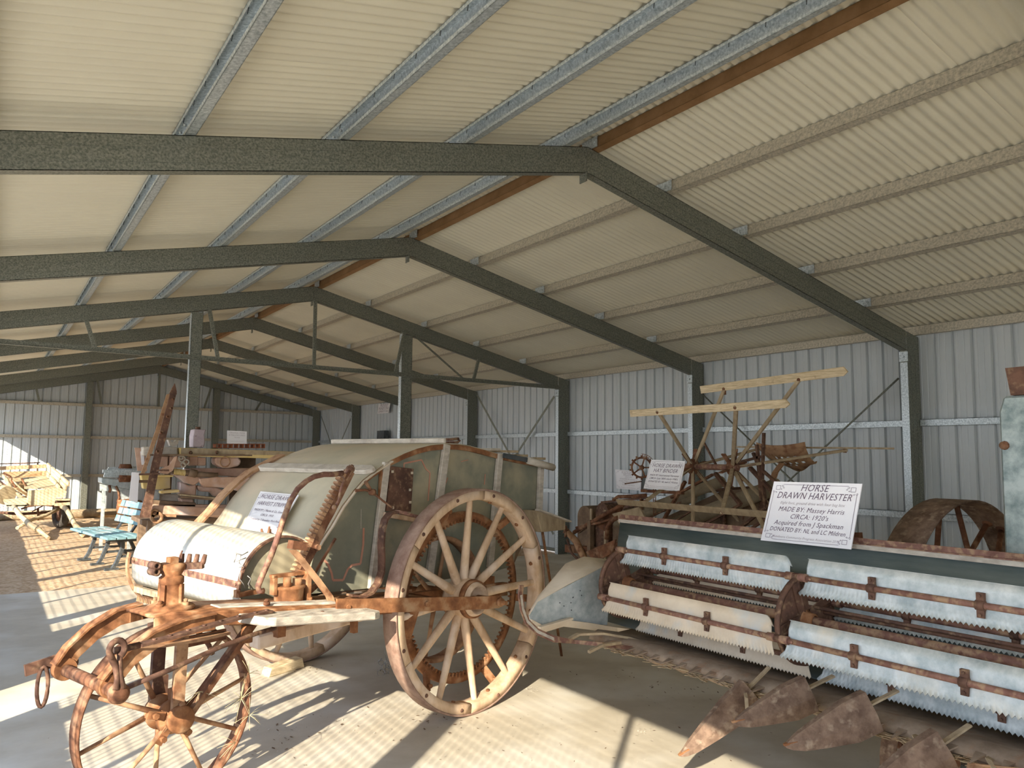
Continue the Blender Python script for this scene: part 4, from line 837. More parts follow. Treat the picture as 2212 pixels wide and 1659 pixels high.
sign('sign', 'white horse drawn hay binder sign on the rusty binder', [at(1390, 1055, X=X_), at(1467, 1060, X=X_), at(1480, 996, X=X_), at(1407, 993, X=X_)],
     [('HORSE DRAWN', .81, .118, 'ink'), ('HAY BINDER', .64, .118, 'ink'), ('MADE BY: International Harvester', .48, .058, 'ink'), ("CIRCA: Late 1800's-Early 1900's", .37, .058, 'ink'), ('DONATED BY: NL and LC Mildren', .26, .058, 'ink'), ('Mundoora Community Progress Association', .10, .035, 'inkp')])
X_ = 8.11
sign('sign', 'small white blacksmith bellows sign hung on the side wall', [at(1332, 1055, X=X_), at(1384, 1060, X=X_), at(1386, 1018, X=X_), at(1329, 1014, X=X_)],
     [('BLACKSMITH', .87, .085, 'inkp'), ('BELLOWS', .76, .085, 'inkp'), ('CIRCA 1900', .64, .05, 'inkp'), ('DONATED IN memory of', .53, .06, 'inkp'), ('pioneers Margaret Baillie, Eleanor', .43, .052, 'inkp'), ('Baillie, Clement Baillie', .33, .05, 'inkp'), ('Mundoora, and District', .23, .05, 'inkp'), ('Mundoora Community Association', .1, .04, 'inkp')])
# stripper sign lies on the hood, following its slope
def hoodpt(u, v, off=.012):
    best = None
    for (x0, z0), (x1, z1) in zip(HP[2:], HP[3:]):
        nrm = (ST*-(z1-z0)+Z3*(x1-x0)).normalized(); p = atp(u, v, L(x0, 0, z0), nrm); xl = (p-SO).dot(ST)
        if x0-.02 <= xl <= x1+.02: return p+nrm*off
    return None
a = [(-.86, 1.19), (-.70, 1.395)]
nrm = (ST*-(a[1][1]-a[0][1])+Z3*(a[1][0]-a[0][0])).normalized(); pp = L(a[0][0], 0, a[0][1])+nrm*.035
k_ = lambda x, y: atp(280+.2893*x, 920+.2893*y, pp, nrm)
sign('sign', 'white horse drawn harvest stripper sign lying on the domed hood', [k_(832, 778), k_(1085, 815), k_(1262, 515), k_(978, 488)],
     [('HORSE DRAWN', .87, .118, 'ink'), ('HARVEST STRIPPER', .70, .112, 'ink'), ('MADE BY: J Martin & Co, Gawler', .53, .062, 'ink'), ("CIRCA: 1910", .42, .062, 'ink'), ('Donated by T Brandon, Port Pirie', .30, .058, 'ink')])
Y_ = 10.2
sign('sign', 'small white press sign standing on terracotta vent bricks', [at(490, 958, Y=9.75), at(533, 959, Y=9.75), at(533, 932, Y=9.75), at(491, 930, Y=9.75)],
     [('ORIGINAL PAPER', .84, .10, 'inkp'), ('& TALLOWS PRESS', .66, .10, 'inkp'), ('WOOL', .48, .09, 'inkp'), ('Mundoora Progress Association', .2, .05, 'inkp')], border=False)
X_ = 8.12
sign('sign', 'cream community fund sign high on the side wall', [at(815, 894, X=X_), at(839, 892, X=X_), at(843, 871, X=X_), at(818, 873, X=X_)],
     [('PROUDLY', .82, .15, 'ink'), ('MUNDOORA', .5, .16, 'ink'), ('COMMUNITY FUND', .2, .115, 'ink')], border=False)
m = MB(); p = at(822, 953, X=8.12); q = at(838, 930, X=8.12)
m.box(8.02, q.y, p.z, 8.14, p.y, q.z); m.box(8.0, q.y-.01, p.z-.01, 8.02, p.y+.01, p.z+.02); sb = m.build('switch_box', M['black'], None, org=(8.1, p.y, p.z)); tag(sb, 'small dark box on the side wall above the stripper', 'box')
# ================================================================ HAY BINDER
bn = thing('hay_binder', 'rusty hay binder with wooden slatted reel before the side wall', 'machine', (5.6, 5.0, 0))
AX, AZ, AR, PH = 5.5, 1.469, .804, 75.76
def bxz(k): a = math.radians(PH+60*(k-1)); return AX+AR*math.cos(a), AZ+AR*math.sin(a)
hubs = [at(1497, 1008, X=AX), at(1583, 1010, X=AX)]
rl = MB(); rl.cyl(hubs[0]+Y3*.12, hubs[1]-Y3*.06, .027, seg=14); rl.build('reel_pipe', M['rustred'], bn, label='flaking red painted reel pipe')
for h in hubs:
    m = MB(); m.lathe(h-Y3*.03, Y3, [(.03, 0), (.07, .01), (.075, .045), (.04, .06)], 16)
    for k in range(6):
        a = math.radians(PH+60*k); d = V((math.cos(a), 0, math.sin(a))); m.bar(h+d*.03, h+d*.17, .012, .045, up=Y3)
    m.build('reel_hub', M['rust'], bn)
SLT = {1: ((1515, 842), (1830, 801), .075, 'woodraw'), 2: ((1363, 893), (1705, 871), .065, 'woodraw'), 3: ((1335, 1083), (1740, 1117), .055, 'wooddust'), 6: ((1590, 967), (1930, 971), .055, 'wooddust')}
ATT = {1: ((1565, 840), (1727, 820)), 2: ((1422, 890), (1590, 880)), 3: ((1390, 1086), (1560, 1106)), 6: ((1645, 968), (1825, 973)), 4: ((1497, 1150), (1690, 1215)), 5: ((1608, 1140), (1715, 1145))}
for k in range(1, 7):
    x, z = bxz(k); a = math.radians(PH+60*(k-1)); d = V((math.cos(a), 0, math.sin(a))); tgn = V((-math.sin(a), 0, math.cos(a)))
    for i in (0, 1):
        q = at(*ATT[k][i], X=x); h = hubs[i]; m = MB(); dd = (q-h).normalized()
        m.bar(h+dd*.05, q+dd*.02, .034, .022, up=tgn); m.build('reel_arm', M['wooddust'], bn, bev=.003)
        m = MB(); m.bar(h+dd*.03, h+dd*.20, .040, .006, up=tgn); m.build('arm_iron', M['rustdark'], bn)
    if k in SLT:
        (a0, a1, w_, mt_) = SLT[k]; p, q = at(*a0, X=x), at(*a1, X=x); m = MB()
        up = tgn if k in (1, 2) else (tgn*.8+d*.3).normalized()
        if k in (1, 2): up = (Z3*.9-X3*.2).normalized()
        if k == 6: up = X3
        if k == 3: up = (Z3*.75+X3*-.5).normalized()
        e_ = (q-p).normalized(); s_ = up*w_/2; nn_ = e_.cross(up).normalized()*.016
        m.prism([p-s_*.95, q-s_-e_*.03, q-s_*.2+e_*.012, q+s_-e_*.02, p+s_], nn_); m.build('reel_slat', M[mt_], bn, bev=.002)
        for i in (0, 1):
            qq = at(*ATT[k][i], X=x); m = MB(); m.lathe(qq-nn_.normalized()*.0, -nn_.normalized() if nn_.x > 0 else nn_.normalized(), [(.016, -.02), (.016, .016), (.0, .02)], 8)
            if k == 1 and i == 0: m.bar(qq-Z3*.055, qq+Z3*.055, .03, .012, up=X3)
            m.build('slat_bolt', M['rust'], bn)
# canvas elevator rollers, frame, gear
def Bp(u, v, X=5.5): return at(u, v, X=X)
for a, b, r_ in (((1400, 1100), (1560, 1040), .055), ((1440, 1140), (1680, 1050), .075), ((1330, 1130), (1500, 1075), .045)):
    m = MB(); m.tube([Bp(*a, 5.9), Bp(*b, 5.9)], r_, 12); m.build('canvas_roller', M['canvas'], bn)
m = MB(); m.prism([Bp(1410, 1130, 6.0), Bp(1560, 1060, 6.0), Bp(1700, 1050, 6.0), Bp(1700, 1120, 6.0), Bp(1480, 1160, 6.0)], X3*.05); m.build('deck_board', M['wooddark'], bn)
bars = [((1387, 1070), (1380, 1125), .035), ((1387, 1060), (1475, 1065), .04), ((1480, 1040), (1430, 1130), .035), ((1540, 1025), (1450, 1075), .03), ((1545, 1022), (1600, 1090), .04), ((1600, 1090), (1500, 1145), .03), ((1620, 1010), (1680, 1075), .04),
        ((1640, 1000), (1655, 1100), .035), ((1635, 960), (1645, 1080), .03), ((1650, 935), (1646, 1060), .028), ((1627, 978), (1640, 1010), .03), ((1520, 955), (1550, 1010), .02), ((1700, 1060), (1600, 1140), .03), ((1300, 1085), (1400, 1075), .03), ((1250, 1150), (1310, 1110), .03), ((1300, 1110), (1390, 1085), .04), ((1640, 1010), (1720, 1080), .03), ((1590, 1000), (1650, 985), .03), ((1690, 1100), (1560, 1180), .03), ((1420, 1150), (1500, 1100), .02), ((1380, 1130), (1470, 1085), .02)]
for i, (a, b, w_) in enumerate(bars):
    m = MB(); m.bar(Bp(*a, 5.7), Bp(*b, 5.7), w_, w_*.7); m.build('frame_bar', M['rust' if i in (0, 1, 2, 3) else 'rustdark'], bn)
for i, (a, b) in enumerate((((1560, 1040), (1700, 1130)), ((1520, 1100), (1640, 1060)), ((1480, 1085), (1530, 1150)), ((1590, 1060), (1640, 1120)), ((1530, 1060), (1700, 1050)))):
    m = MB(); m.tube([Bp(*a, 6.2), Bp(*b, 6.2)], .02, 8); m.build('drive_shaft', M['rustdark'], bn)
for (u, v, r_, xx) in ((1600, 1105, .17, 6.1), (1650, 1110, .12, 5.9), (1375, 1105, .07, 5.6), (1560, 1120, .10, 6.0)):
    c = Bp(u, v, xx); m = MB(); m.lathe(c, (X3*.8-Y3*.6).normalized(), [(0, -.02), (r_*.9, -.012), (r_, -.02), (r_, .02), (r_*.9, .012), (0, .02)], 28); g_ = m.build('gear_wheel', M['rustdark'], bn)
# chain sprocket
sc_ = Bp(1386, 1010, 5.45); sn = (X3*.72+Y3*.66).normalized()
m = MB(); m.lathe(sc_, sn, [(.088, -.006), (.108, -.006), (.108, .006), (.088, .006)], 36, closed=True); e = Z3; g = sn.cross(e)
for k in range(14):
    a = 2*math.pi*k/14; d = e*math.cos(a)+g*math.sin(a); t_ = g*math.cos(a)-e*math.sin(a); m.obox(sc_+d*.113, d*.010, t_*.009, sn*.004)
spk = m.build('chain_sprocket', M['rust'], bn)
for k in range(5):
    a = 2*math.pi*k/5+.3; d = e*math.cos(a)+g*math.sin(a); m = MB(); m.bar(sc_+d*.02, sc_+d*.092, .014, .010, up=sn); m.build('spoke', M['rust'], spk)
m = MB(); m.lathe(sc_-sn*.02, sn, [(0, 0), (.025, 0), (.025, .05), (0, .05)], 12); m.build('hub', M['rust'], spk)
m = MB(); k = 0
cp = [sc_+(e*math.cos(a)+g*math.sin(a))*.125 for a in [math.radians(t) for t in range(0, 100, 10)]]
side_ = cp[-1]; cp += [side_-Z3*.022*i for i in range(1, 22)]
for i in range(len(cp)-1):
    d = (cp[i+1]-cp[i]).normalized(); mid = (cp[i]+cp[i+1])/2; w2 = d.cross(sn).normalized()
    for s_ in (-.011, .011): m.bar(mid-d*.012+w2*s_, mid+d*.012+w2*s_, .005, .005)
    m.bar(mid-w2*.013, mid+w2*.013, .006, .006)
m.build('drive_chain', M['rust'], bn, stuff=True)
# seat
ss = Bp(1690, 985, 6.15)
rows = []
for i in range(15):
    t_ = -1+2*i/14; rows.append([])
    for j in range(9):
        s_ = j/8; ww = .27*(1-.25*s_); x = t_*ww; dpt = .34*s_
        lobe = .04*math.cos(t_*math.pi) if s_ > .9 else 0
        zz = .11*(s_-.35)**2*1.6+.05*t_*t_+.05*s_
        rows[-1].append(ss+Y3*(-x)+X3*(dpt-.12+lobe)-Y3*0+Z3*(zz-.02))
Rm = Matrix.Rotation(math.radians(52), 3, 'Y')
rows = [[ss+Rm @ (p-ss) for p in r] for r in rows]
m = MB(); m.grid(rows)
holes = {(4, 3), (6, 3), (8, 3), (10, 3), (5, 5), (7, 5), (9, 5), (3, 5), (11, 5), (6, 6), (8, 6)}
nf = []; k = 0
for fi, f in enumerate(m.f):
    i, j = divmod(fi, 8)
    if (i, j) in holes: continue
    nf.append(f)
m.f = nf; m.sm = [True]*len(nf)
m.build('iron_seat', M['rustdust'], bn, solid=.008)
m = MB(); P_ = [Bp(1690, 1000, 6.2), Bp(1675, 1020, 6.2), Bp(1665, 1050, 6.1), Bp(1662, 1100, 6.0), Bp(1650, 1140, 6.0)]; m.strip(P_, [Y3*.06]*5, [X3*.02]*5); m.build('seat_spring', M['rustdust'], bn)
m = MB(); m.strip([Bp(1385, 1040, 5.2), Bp(1350, 1045, 5.2)], [Z3*.012]*2, [X3*.01]*2); m.build('twine_finger', M['rustdark'], bn)
for pts, r_ in (([(1325, 1080), (1335, 1073), (1370, 1072), (1395, 1070)], .018), ([(1310, 1165), (1312, 1140), (1320, 1125), (1335, 1118)], .022), ([(1240, 1150), (1300, 1115), (1345, 1090)], .022), ([(1245, 1140), (1300, 1128), (1330, 1118)], .014)):
    m = MB(); m.tube([Bp(*p, 5.3) for p in pts], r_, 8); m.build('bent_rod', M['rust'], bn)
m = MB(); m.tube([Bp(1222, 1145, 5.3), Bp(1245, 1170, 5.3), Bp(1262, 1205, 5.3), Bp(1275, 1215, 5.3)], [.03, .04, .035, .03], 10); m.build('pole_end', M['rustdust'], bn)
c = Bp(1222, 1148, 5.2); m = MB(); m.lathe(c, (X3*.8-Y3*.6).normalized(), [(0, -.01), (.03, -.01), (.03, .01), (0, .01)], 14); m.lathe(c, (X3*.8-Y3*.6).normalized(), [(.045, -.014), (.062, -.014), (.062, .014), (.045, .014)], 18, closed=True); pc_ = m.build('end_pulley', M['rust'], bn)
for k in range(4):
    a = k*math.pi/2+.4; d = Z3*math.cos(a)+Y3*math.sin(a); m = MB(); m.bar(c+d*.02, c+d*.05, .01, .01, up=X3); m.build('spoke', M['rust'], pc_)
m = MB(); m.tube([Bp(1225, 1165, 5.25), Bp(1235, 1195, 5.25), Bp(1250, 1210, 5.25)], .013, 8); m.build('pole_link', M['rustdark'], bn)
m = MB(); m.prism([Bp(1285, 1135, 5.35), Bp(1320, 1100, 5.35), Bp(1350, 1090, 5.35), Bp(1310, 1150, 5.35)], X3*.01); m.prism([Bp(1265, 1192, 5.2), Bp(1330, 1165, 5.2), Bp(1322, 1195, 5.2), Bp(1285, 1215, 5.2)], X3*.012); m.build('shield_plate', M['rust'], bn)
m = MB(); m.prism([Bp(1322, 1110, 5.3), Bp(1380, 1095, 5.3), Bp(1400, 1130, 5.3), Bp(1340, 1135, 5.3)], X3*.02); m.build('deck_side', M['wooddust'], bn)
for x, y in ((5.3, 6.5), (5.6, 4.6), (6.2, 4.4), (6.2, 5.9)):
    m = MB(); m.bar((x, y, 0), (x, y, .95), .05, .05, up=X3); m.build('stand_leg', M['wooddark'], bn)
m = MB(); m.bar((5.3, 6.9, .62), (6.0, 4.0, .62), .08, .08); m.bar((6.2, 6.3, .75), (6.2, 4.0, .95), .08, .08); m.bar((5.4, 6.3, .70), (5.6, 4.4, .9), .06, .06); m.build('main_beam', M['rust'], bn)
iron_wheel(bn, (6.5, 5.0, .42), Y3, .42, .16, 10, 'drive_wheel')
# ================================================================ BELLOWS
bl_ = thing('bellows', 'round topped wooden bellows against the side wall left of the binder', 'bellows', (7.2, 8.3, 0))
for k, (y0, y1, top) in enumerate(((8.88, 8.56, .93), (8.54, 8.26, .99), (8.24, 7.98, .97))):
    m = MB(); n_ = 12; xx = 7.0+.05*k
    yc = (y0+y1)/2; hw = abs(y0-y1)/2
    pl = [V((xx, y0, .12)), V((xx, y1, .12))]+[V((xx, yc-hw*math.cos(math.pi*i/n_), top-.16+.16*math.sin(math.pi*i/n_))) for i in range(n_+1)][0:]
    m.prism([V((xx, y0, .12)), V((xx, y1, .12))]+[V((xx, yc-hw*math.cos(math.pi*i/n_), top-.16+.16*math.sin(math.pi*i/n_))) for i in range(n_+1)], X3*.5); m.build('bellows_board', M['wooddark'] if k != 1 else M['rustdark'], bl_, bev=.006)
m = MB(); m.box(6.98, 8.0, 0, 7.5, 8.88, .12); m.build('base', M['wooddark'], bl_)
for y0 in (8.55, 8.25):
    m = MB(); m.box(6.975, y0-.02, .1, 6.995, y0+.02, .9); m.build('batten', M['wooddust'], bl_)
# ================================================================ TIMBER PRESS on a low table of old beams
def Q(u, v, Y=9.6): return at(u, v, Y=Y)
def slab(m, u0, v0, u1, v1, Y, dep):
    a, b, c, d = Q(u0, v0, Y), Q(u1, v0, Y), Q(u1, v1, Y), Q(u0, v1, Y); return m.prism([a, b, c, d], Y3*dep)
pr_ = thing('timber_press', 'large old timber press with yellow top beam and carved timbers behind the stripper', 'press', (2.3, 10.0, 0))
m = MB(); m.prism([Q(387, 967), Q(700, 978), Q(700, 994), Q(640, 992), Q(388, 985)], Y3*.12); tb = m.build('top_beam', M['yellow'], pr_, bev=.01)
m = MB(); m.prism([Q(392, 968, 9.59), Q(700, 979, 9.59), Q(700, 985, 9.59), Q(391, 980, 9.59)], Y3*.01); m.build('beam_face', M['wooddust'], tb)
for u, v in ((469, 977), (412, 978)):
    m = MB(); m.lathe(Q(u, v, 9.585), -Y3, [(.012, .02), (.018, .008), (.022, -.01)], 10); m.build('beam_bolt', M['rust'], tb)
m = MB(); slab(m, 346, 966, 383, 985, 9.6, .16); m.build('beam_block', M['woodpale'], pr_, bev=.008)
m = MB(); slab(m, 309, 965, 324, 984, 9.6, .16); m.build('beam_block', M['woodpale'], pr_, bev=.008)
m = MB(); m.prism([Q(291, 967, 9.8), Q(312, 968, 9.8), Q(318, 1018, 9.8), Q(297, 1017, 9.8)], Y3*.02); m.build('end_plank', M['woodred'], pr_)
m = MB(); m.prism([Q(303, 975, 9.78), Q(311, 975, 9.78), Q(312, 1004, 9.78), Q(306, 1004, 9.78)], Y3*.008); m.build('paper_notice', M['sign'], pr_)
m = MB(); m.prism([Q(342, 984), Q(364, 985), Q(363, 1009), Q(338, 1008)], Y3*.14); m.build('cheek_block', M['woodred'], pr_, bev=.01)
m = MB(); m.prism([Q(366, 985), Q(378, 986), Q(395, 985), Q(408, 990), Q(405, 1003), Q(390, 1010), Q(366, 1010)], Y3*.16); m.build('cheek_block', M['woodred'], pr_, bev=.01)
for u, v, r_ in ((393, 991, .035), (402, 998, .03), (396, 1004, .025), (391, 988, .02)):
    m = MB(); m.tube([Q(u, v, 9.57)+X3*r_*math.cos(t_)+Z3*r_*math.sin(t_)+Y3*.01*math.sin(3*t_) for t_ in [i*.7 for i in range(9)]], .010, 6, closed=True); m.build('rope_knot', M['woodpale'], pr_)
for a, b, c_ in (((409, 986), (428, 1006), 'woodred'), ((428, 988), (445, 1006), 'woodred')):
    m = MB(); slab(m, a[0], a[1], b[0], b[1], 9.7, .12); m.build('packing_block', M[c_], pr_, bev=.008)
m = MB(); m.prism([Q(465, 988), Q(515, 988), Q(522, 996), Q(517, 1006), Q(495, 1011), Q(480, 1010), Q(465, 1002)], Y3*.22); m.build('side_log', M['woodred'], pr_, bev=.015)
m = MB(); c = Q(486, 998, 9.57); m.tube([c+X3*.056*math.cos(i*.35)+Z3*.056*math.sin(i*.35) for i in range(18)], .007, 8, closed=True); m.tube([c+Z3*.055, c+Z3*.085+Y3*.03], .010, 6); m.build('iron_ring', M['rustdust'], pr_)
m = MB(); m.prism([Q(400, 1012, 9.75), Q(680, 1010, 9.75), Q(680, 1033, 9.75), Q(540, 1033, 9.75), Q(400, 1020, 9.75)], Y3*.10); m.build('back_board', M['woodred'], pr_, bev=.006)
m = MB(); m.tube([Q(370, 1018, 9.55), Q(420, 1022, 9.55)], .028, 10); m.build('press_screw', M['wooddark'], pr_)
for k in range(8):
    m = MB(); p = Q(376+3.2*k, 1018.5+.4*k, 9.55); m.lathe(p, X3, [(.033, -.006), (.036, 0), (.033, .006)], 12); m.build('screw_thread', M['yellow'], pr_)
m = MB(); m.tube([Q(408, 1020, 9.55), Q(424, 1024, 9.55)], .045, 12); m.build('screw_nut', M['wooddark'], pr_)
m = MB(); m.tube([Q(424, 1024, 9.55), Q(470, 1027, 9.55)], .030, 10); m.build('press_screw', M['wooddark'], pr_)
m = MB(); m.prism([Q(374, 1016, 9.5), Q(383, 985, 9.5), Q(376, 987, 9.5), Q(366, 1005, 9.5), Q(350, 1012, 9.5), Q(344, 1022, 9.5), Q(362, 1024, 9.5)], Y3*.03); m.build('curved_iron', M['woodred'], pr_)
# carved lower timbers
m = MB(); m.prism([Q(370, 1024, 9.6), Q(430, 1030, 9.6), Q(540, 1046, 9.6), Q(560, 1060, 9.6), Q(480, 1053, 9.6), Q(440, 1052, 9.6), Q(432, 1040, 9.6), Q(420, 1048, 9.6), Q(398, 1043, 9.6), Q(386, 1033, 9.6)], Y3*.10); m.build('carved_beam', M['woodred'], pr_, bev=.008)
m = MB(); m.prism([Q(430, 1034, 9.52), Q(470, 1030, 9.52), Q(680, 1034, 9.52), Q(680, 1066, 9.52), Q(520, 1062, 9.52), Q(495, 1056, 9.52), Q(474, 1052, 9.52), Q(446, 1051, 9.52), Q(434, 1046, 9.52)], Y3*.06); m.build('carved_beam', M['woodred'], pr_, bev=.008)
m = MB(); m.prism([Q(388, 1040, 9.65), Q(400, 1044, 9.65), Q(410, 1050, 9.65), Q(424, 1046, 9.65), Q(424, 1070, 9.65), Q(416, 1074, 9.65), Q(388, 1068, 9.65)], Y3*.14); m.build('carved_foot', M['woodred'], pr_, bev=.012)
m = MB(); m.prism([Q(426, 1049, 9.65), Q(470, 1053, 9.65), Q(484, 1060, 9.65), Q(480, 1068, 9.65), Q(466, 1074, 9.65), Q(456, 1063, 9.65), Q(436, 1062, 9.65), Q(429, 1058, 9.65)], Y3*.14); m.build('carved_foot', M['woodred'], pr_, bev=.012)
m = MB(); m.prism([Q(388, 1076, 9.6), Q(418, 1078, 9.6), Q(420, 1090, 9.6), Q(408, 1092, 9.6), Q(392, 1086, 9.6)], Y3*.16); m.build('carved_foot', M['woodred'], pr_, bev=.012)
for (a, b, w_, mt_) in (((386, 1068), (475, 1077), .02, 'wooddust'), ((388, 1073), (460, 1079), .02, 'wooddark'), ((325, 1028), (372, 1028), .02, 'yellow'), ((318, 1084), (420, 1090), .05, 'wooddark'), ((318, 1093), (560, 1096), .05, 'woodred'), ((325, 1100), (400, 1102), .06, 'woodred'), ((400, 1103), (470, 1108), .10, 'woodred'), ((345, 1063), (385, 1060), .03, 'yellow')):
    m = MB(); m.bar(Q(*a, 9.6), Q(*b, 9.6), .14, w_); m.build('old_plank', M[mt_], pr_, bev=.004)
m = MB(); m.prism([Q(305, 1026, 9.7), Q(368, 1026, 9.7), Q(368, 1055, 9.7), Q(345, 1058, 9.7), Q(310, 1056, 9.7)], Y3*.14); m.build('yellow_box', M['yellow'], pr_, bev=.006)
m = MB(); slab(m, 343, 1068, 388, 1082, 9.8, .2); m.build('grey_tin', M['woodpale'], pr_, bev=.004)
m = MB(); m.prism([Q(322, 1060, 9.75), Q(345, 1062, 9.75), Q(344, 1082, 9.75), Q(324, 1076, 9.75)], Y3*.1); m.build('mesh_tin', M['galvsheet'], pr_)
m = MB(); m.bar(Q(310, 1100, 9.55), Q(620, 1110, 9.55), .16, .10); m.build('base_beam', M['woodred'], pr_, bev=.01)
m = MB(); m.bar(Q(352, 1113, 9.5), Q(380, 1114, 9.5), .05, .03); m.build('axle_peg', M['rustdust'], pr_)
for u, v, r_ in ((339, 1118, .065), (333, 1108, .045)):
    c = Q(u, v, 9.45); m = MB(); m.lathe(c, -Y3, [(r_*.5, -.05), (r_*.5, .02), (r_, .02), (r_, -.05)], 20, closed=True); m.build('truck_wheel', M['rustdust'], pr_)
for x in (1.55, 2.6, 3.1):
    for y in (9.6, 10.2):
        m = MB(); m.bar((x, y, 0), (x, y, .86), .10, .10, up=X3); m.build('trestle_leg', M['wooddark'], pr_)
m = MB(); m.bar((1.45, 10.0, .84), (3.25, 10.0, .84), .8, .05); m.build('table_top', M['wooddark'], pr_)
m = MB(); m.bar((1.75, 9.95, .86), (1.75, 9.95, 1.58), .1, .08, up=X3); m.build('back_post', M['wooddark'], pr_)
m = MB(); m.bar((2.6, 9.95, .86), (2.6, 9.95, 1.58), .1, .3, up=X3); m.build('back_post', M['wooddark'], pr_)
m = MB(); m.bar((1.45, 9.72, 1.585), (3.5, 9.95, 1.60), .5, .02); m.build('top_shelf', M['wooddark'], pr_)
m = MB(); m.prism([Q(279, 1080, 9.5), Q(297, 1087, 9.5), Q(301, 1021, 9.5), Q(285, 1020, 9.5)], Y3*.012); m.build('white_panel', M['sign'], pr_)
m = MB(); m.bar(Q(290, 1040, 9.52), Q(330, 1040, 9.6), .02, .03); m.build('panel_bracket', M['wooddark'], pr_)
# long tapering steel pole leaning on the press
pl_ = thing('plough_pole', 'tall tapering rusty steel pole leaning in front of the timber press', 'pole', tuple(Q(315, 1120, 9.35)))
m = MB(); m.prism([Q(301, 1118, 9.35), Q(324, 1118, 9.35), Q(346, 1000, 9.35), Q(382, 846, 9.35), Q(380, 836, 9.35), Q(368, 848, 9.35), Q(328, 1000, 9.35), Q(316, 1060, 9.35)], Y3*.02); m.build('flat_bar', M['rustdark'], pl_)
m = MB(); m.prism([Q(304, 1024, 9.5), Q(312, 1024, 9.5), Q(364, 880, 9.5), Q(368, 850, 9.5), Q(360, 852, 9.5), Q(336, 930, 9.5)], Y3*.02); m.build('flat_bar', M['rustdust'], pl_)
m = MB(); m.prism([Q(366, 850, 9.34), Q(382, 852, 9.34), Q(381, 842, 9.34), Q(378, 828, 9.34), Q(372, 838, 9.34)], Y3*.03); m.build('forged_tip', M['rustdark'], pl_)
for u, v in ((374, 862), (370, 882), (362, 900), (340, 975), (348, 935)):
    m = MB(); m.lathe(Q(u, v, 9.345), -Y3, [(.008, .012), (.014, .004), (.016, -.005)], 8); m.build('rivet', M['rust'], pl_)
m = MB(); m.bar(Q(300, 1025, 9.33), Q(345, 1023, 9.33), .02, .02); m.bar(Q(338, 1016, 9.33), Q(365, 1016, 9.33), .02, .02); m.build('cross_link', M['rustdark'], pl_)
# things standing on the press
a = Q(411, 965, 9.75)
jc = thing('oil_can', 'battered square pinkish oil can standing on the timber press', 'can', tuple(Q(430, 967, 9.8)))
m = MB(); p0, p1, p2, p3 = Q(417, 966, 9.75), Q(440, 967, 9.75), Q(445, 928, 9.75), Q(420, 927, 9.75)
m.prism([p0, p1, Q(443, 955, 9.75), Q(441, 940, 9.75), p2, p3, Q(417, 942, 9.75)], Y3*.22); m.build('can_body', mat('faded pink tin', (.42, .34, .37), (.55, .47, .48), 6, .6, .2, .3, c3=(.10, .05, .05), c3amt=.33, c3scale=14), jc, bev=.008)
m = MB(); m.cyl(Q(427, 928, 9.83), Q(427, 922, 9.83), .028, seg=12); m.build('can_cap', M['rustdark'], jc)
m = MB(); pts = [Q(363, 950, 9.7), Q(369, 952, 9.7), Q(372, 956, 9.7), Q(377, 954, 9.7), Q(381, 950, 9.7), Q(387, 952, 9.7), Q(384, 960, 9.7), Q(377, 964, 9.7), Q(368, 963, 9.7)]
m.prism(pts, Y3*.10); o = m.build('metal_cradle', M['woodpale'], None, org=Q(375, 964, 9.7)); tag(o, 'small pale crown shaped casting on the end of the timber press', 'casting')
vb = thing('vent_brick_row', 'row of hollow terracotta vent bricks carrying the press sign', 'brick', tuple(Q(520, 965, 9.75)))
for k in range(9):
    u0 = 466+11.9*k; m = MB(); a, b = Q(u0, 968, 9.75), Q(u0+11.4, 968, 9.75); zt_ = Q(u0, 958.5, 9.75).z
    for q in ((a.x, a.z, b.x, a.z+.006), (a.x, zt_-.006, b.x, zt_), (a.x, a.z, a.x+.006, zt_), (b.x-.006, a.z, b.x, zt_)): m.box(q[0], 9.75, q[1], q[2], 9.90, q[3])
    m.build('brick', M['brick'], vb)
# galvanised trough stack left of the pole
gt = thing('galvanised_frame', 'stack of galvanised rails and trough at the far left of the press', 'rails', tuple(at(270, 1100, Y=14.5)))
def G(u, v, Y=14.5): return at(u, v, Y=Y)
for i, (a, b, w_) in enumerate((((222, 1018), (300, 1018), .05), ((226, 1022), (300, 1024), .05), ((232, 1014), (300, 1014), .03), ((224, 1028), (300, 1030), .04), ((234, 1011), (302, 1009), .03))):
    m = MB(); m.bar(G(*a, 14.2+.1*i), G(*b, 14.2+.1*i), .08, w_); m.build('rail', M['galv'], gt)
m = MB(); m.prism([G(219, 1032), G(262, 1036), G(300, 1042), G(300, 1062), G(262, 1055), G(219, 1044)], Y3*.5); m.build('trough', M['galvsheet'], gt, bev=.01)
m = MB(); m.prism([G(216, 1045), G(262, 1056), G(262, 1062), G(216, 1060)], Y3*.05); m.build('trough_side', M['galvsheet'], gt)
m = MB(); m.prism([G(262, 1055), G(290, 1060), G(290, 1085), G(268, 1092), G(262, 1075)], Y3*.1); m.build('side_plate', M['galvsheet'], gt)
m = MB(); c = G(270, 1022); m.lathe(c, X3, [(.10, -.10), (.15, -.08), (.15, .08), (.10, .10)], 18, closed=True); m.build('rusty_drum', M['rust'], gt)
m = MB(); c = G(280, 1095); m.lathe(c, X3, [(0, -.2), (.12, -.18), (.14, 0), (.10, .18), (0, .2)], 14); m.build('rusty_casting', M['rustor'], gt)
for x in (225, 285):
    m = MB(); p = G(x, 1050, 14.7); m.bar((p.x, p.y, 0), p, .05, .05, up=X3); m.build('stand_leg', M['galvsheet'], gt)
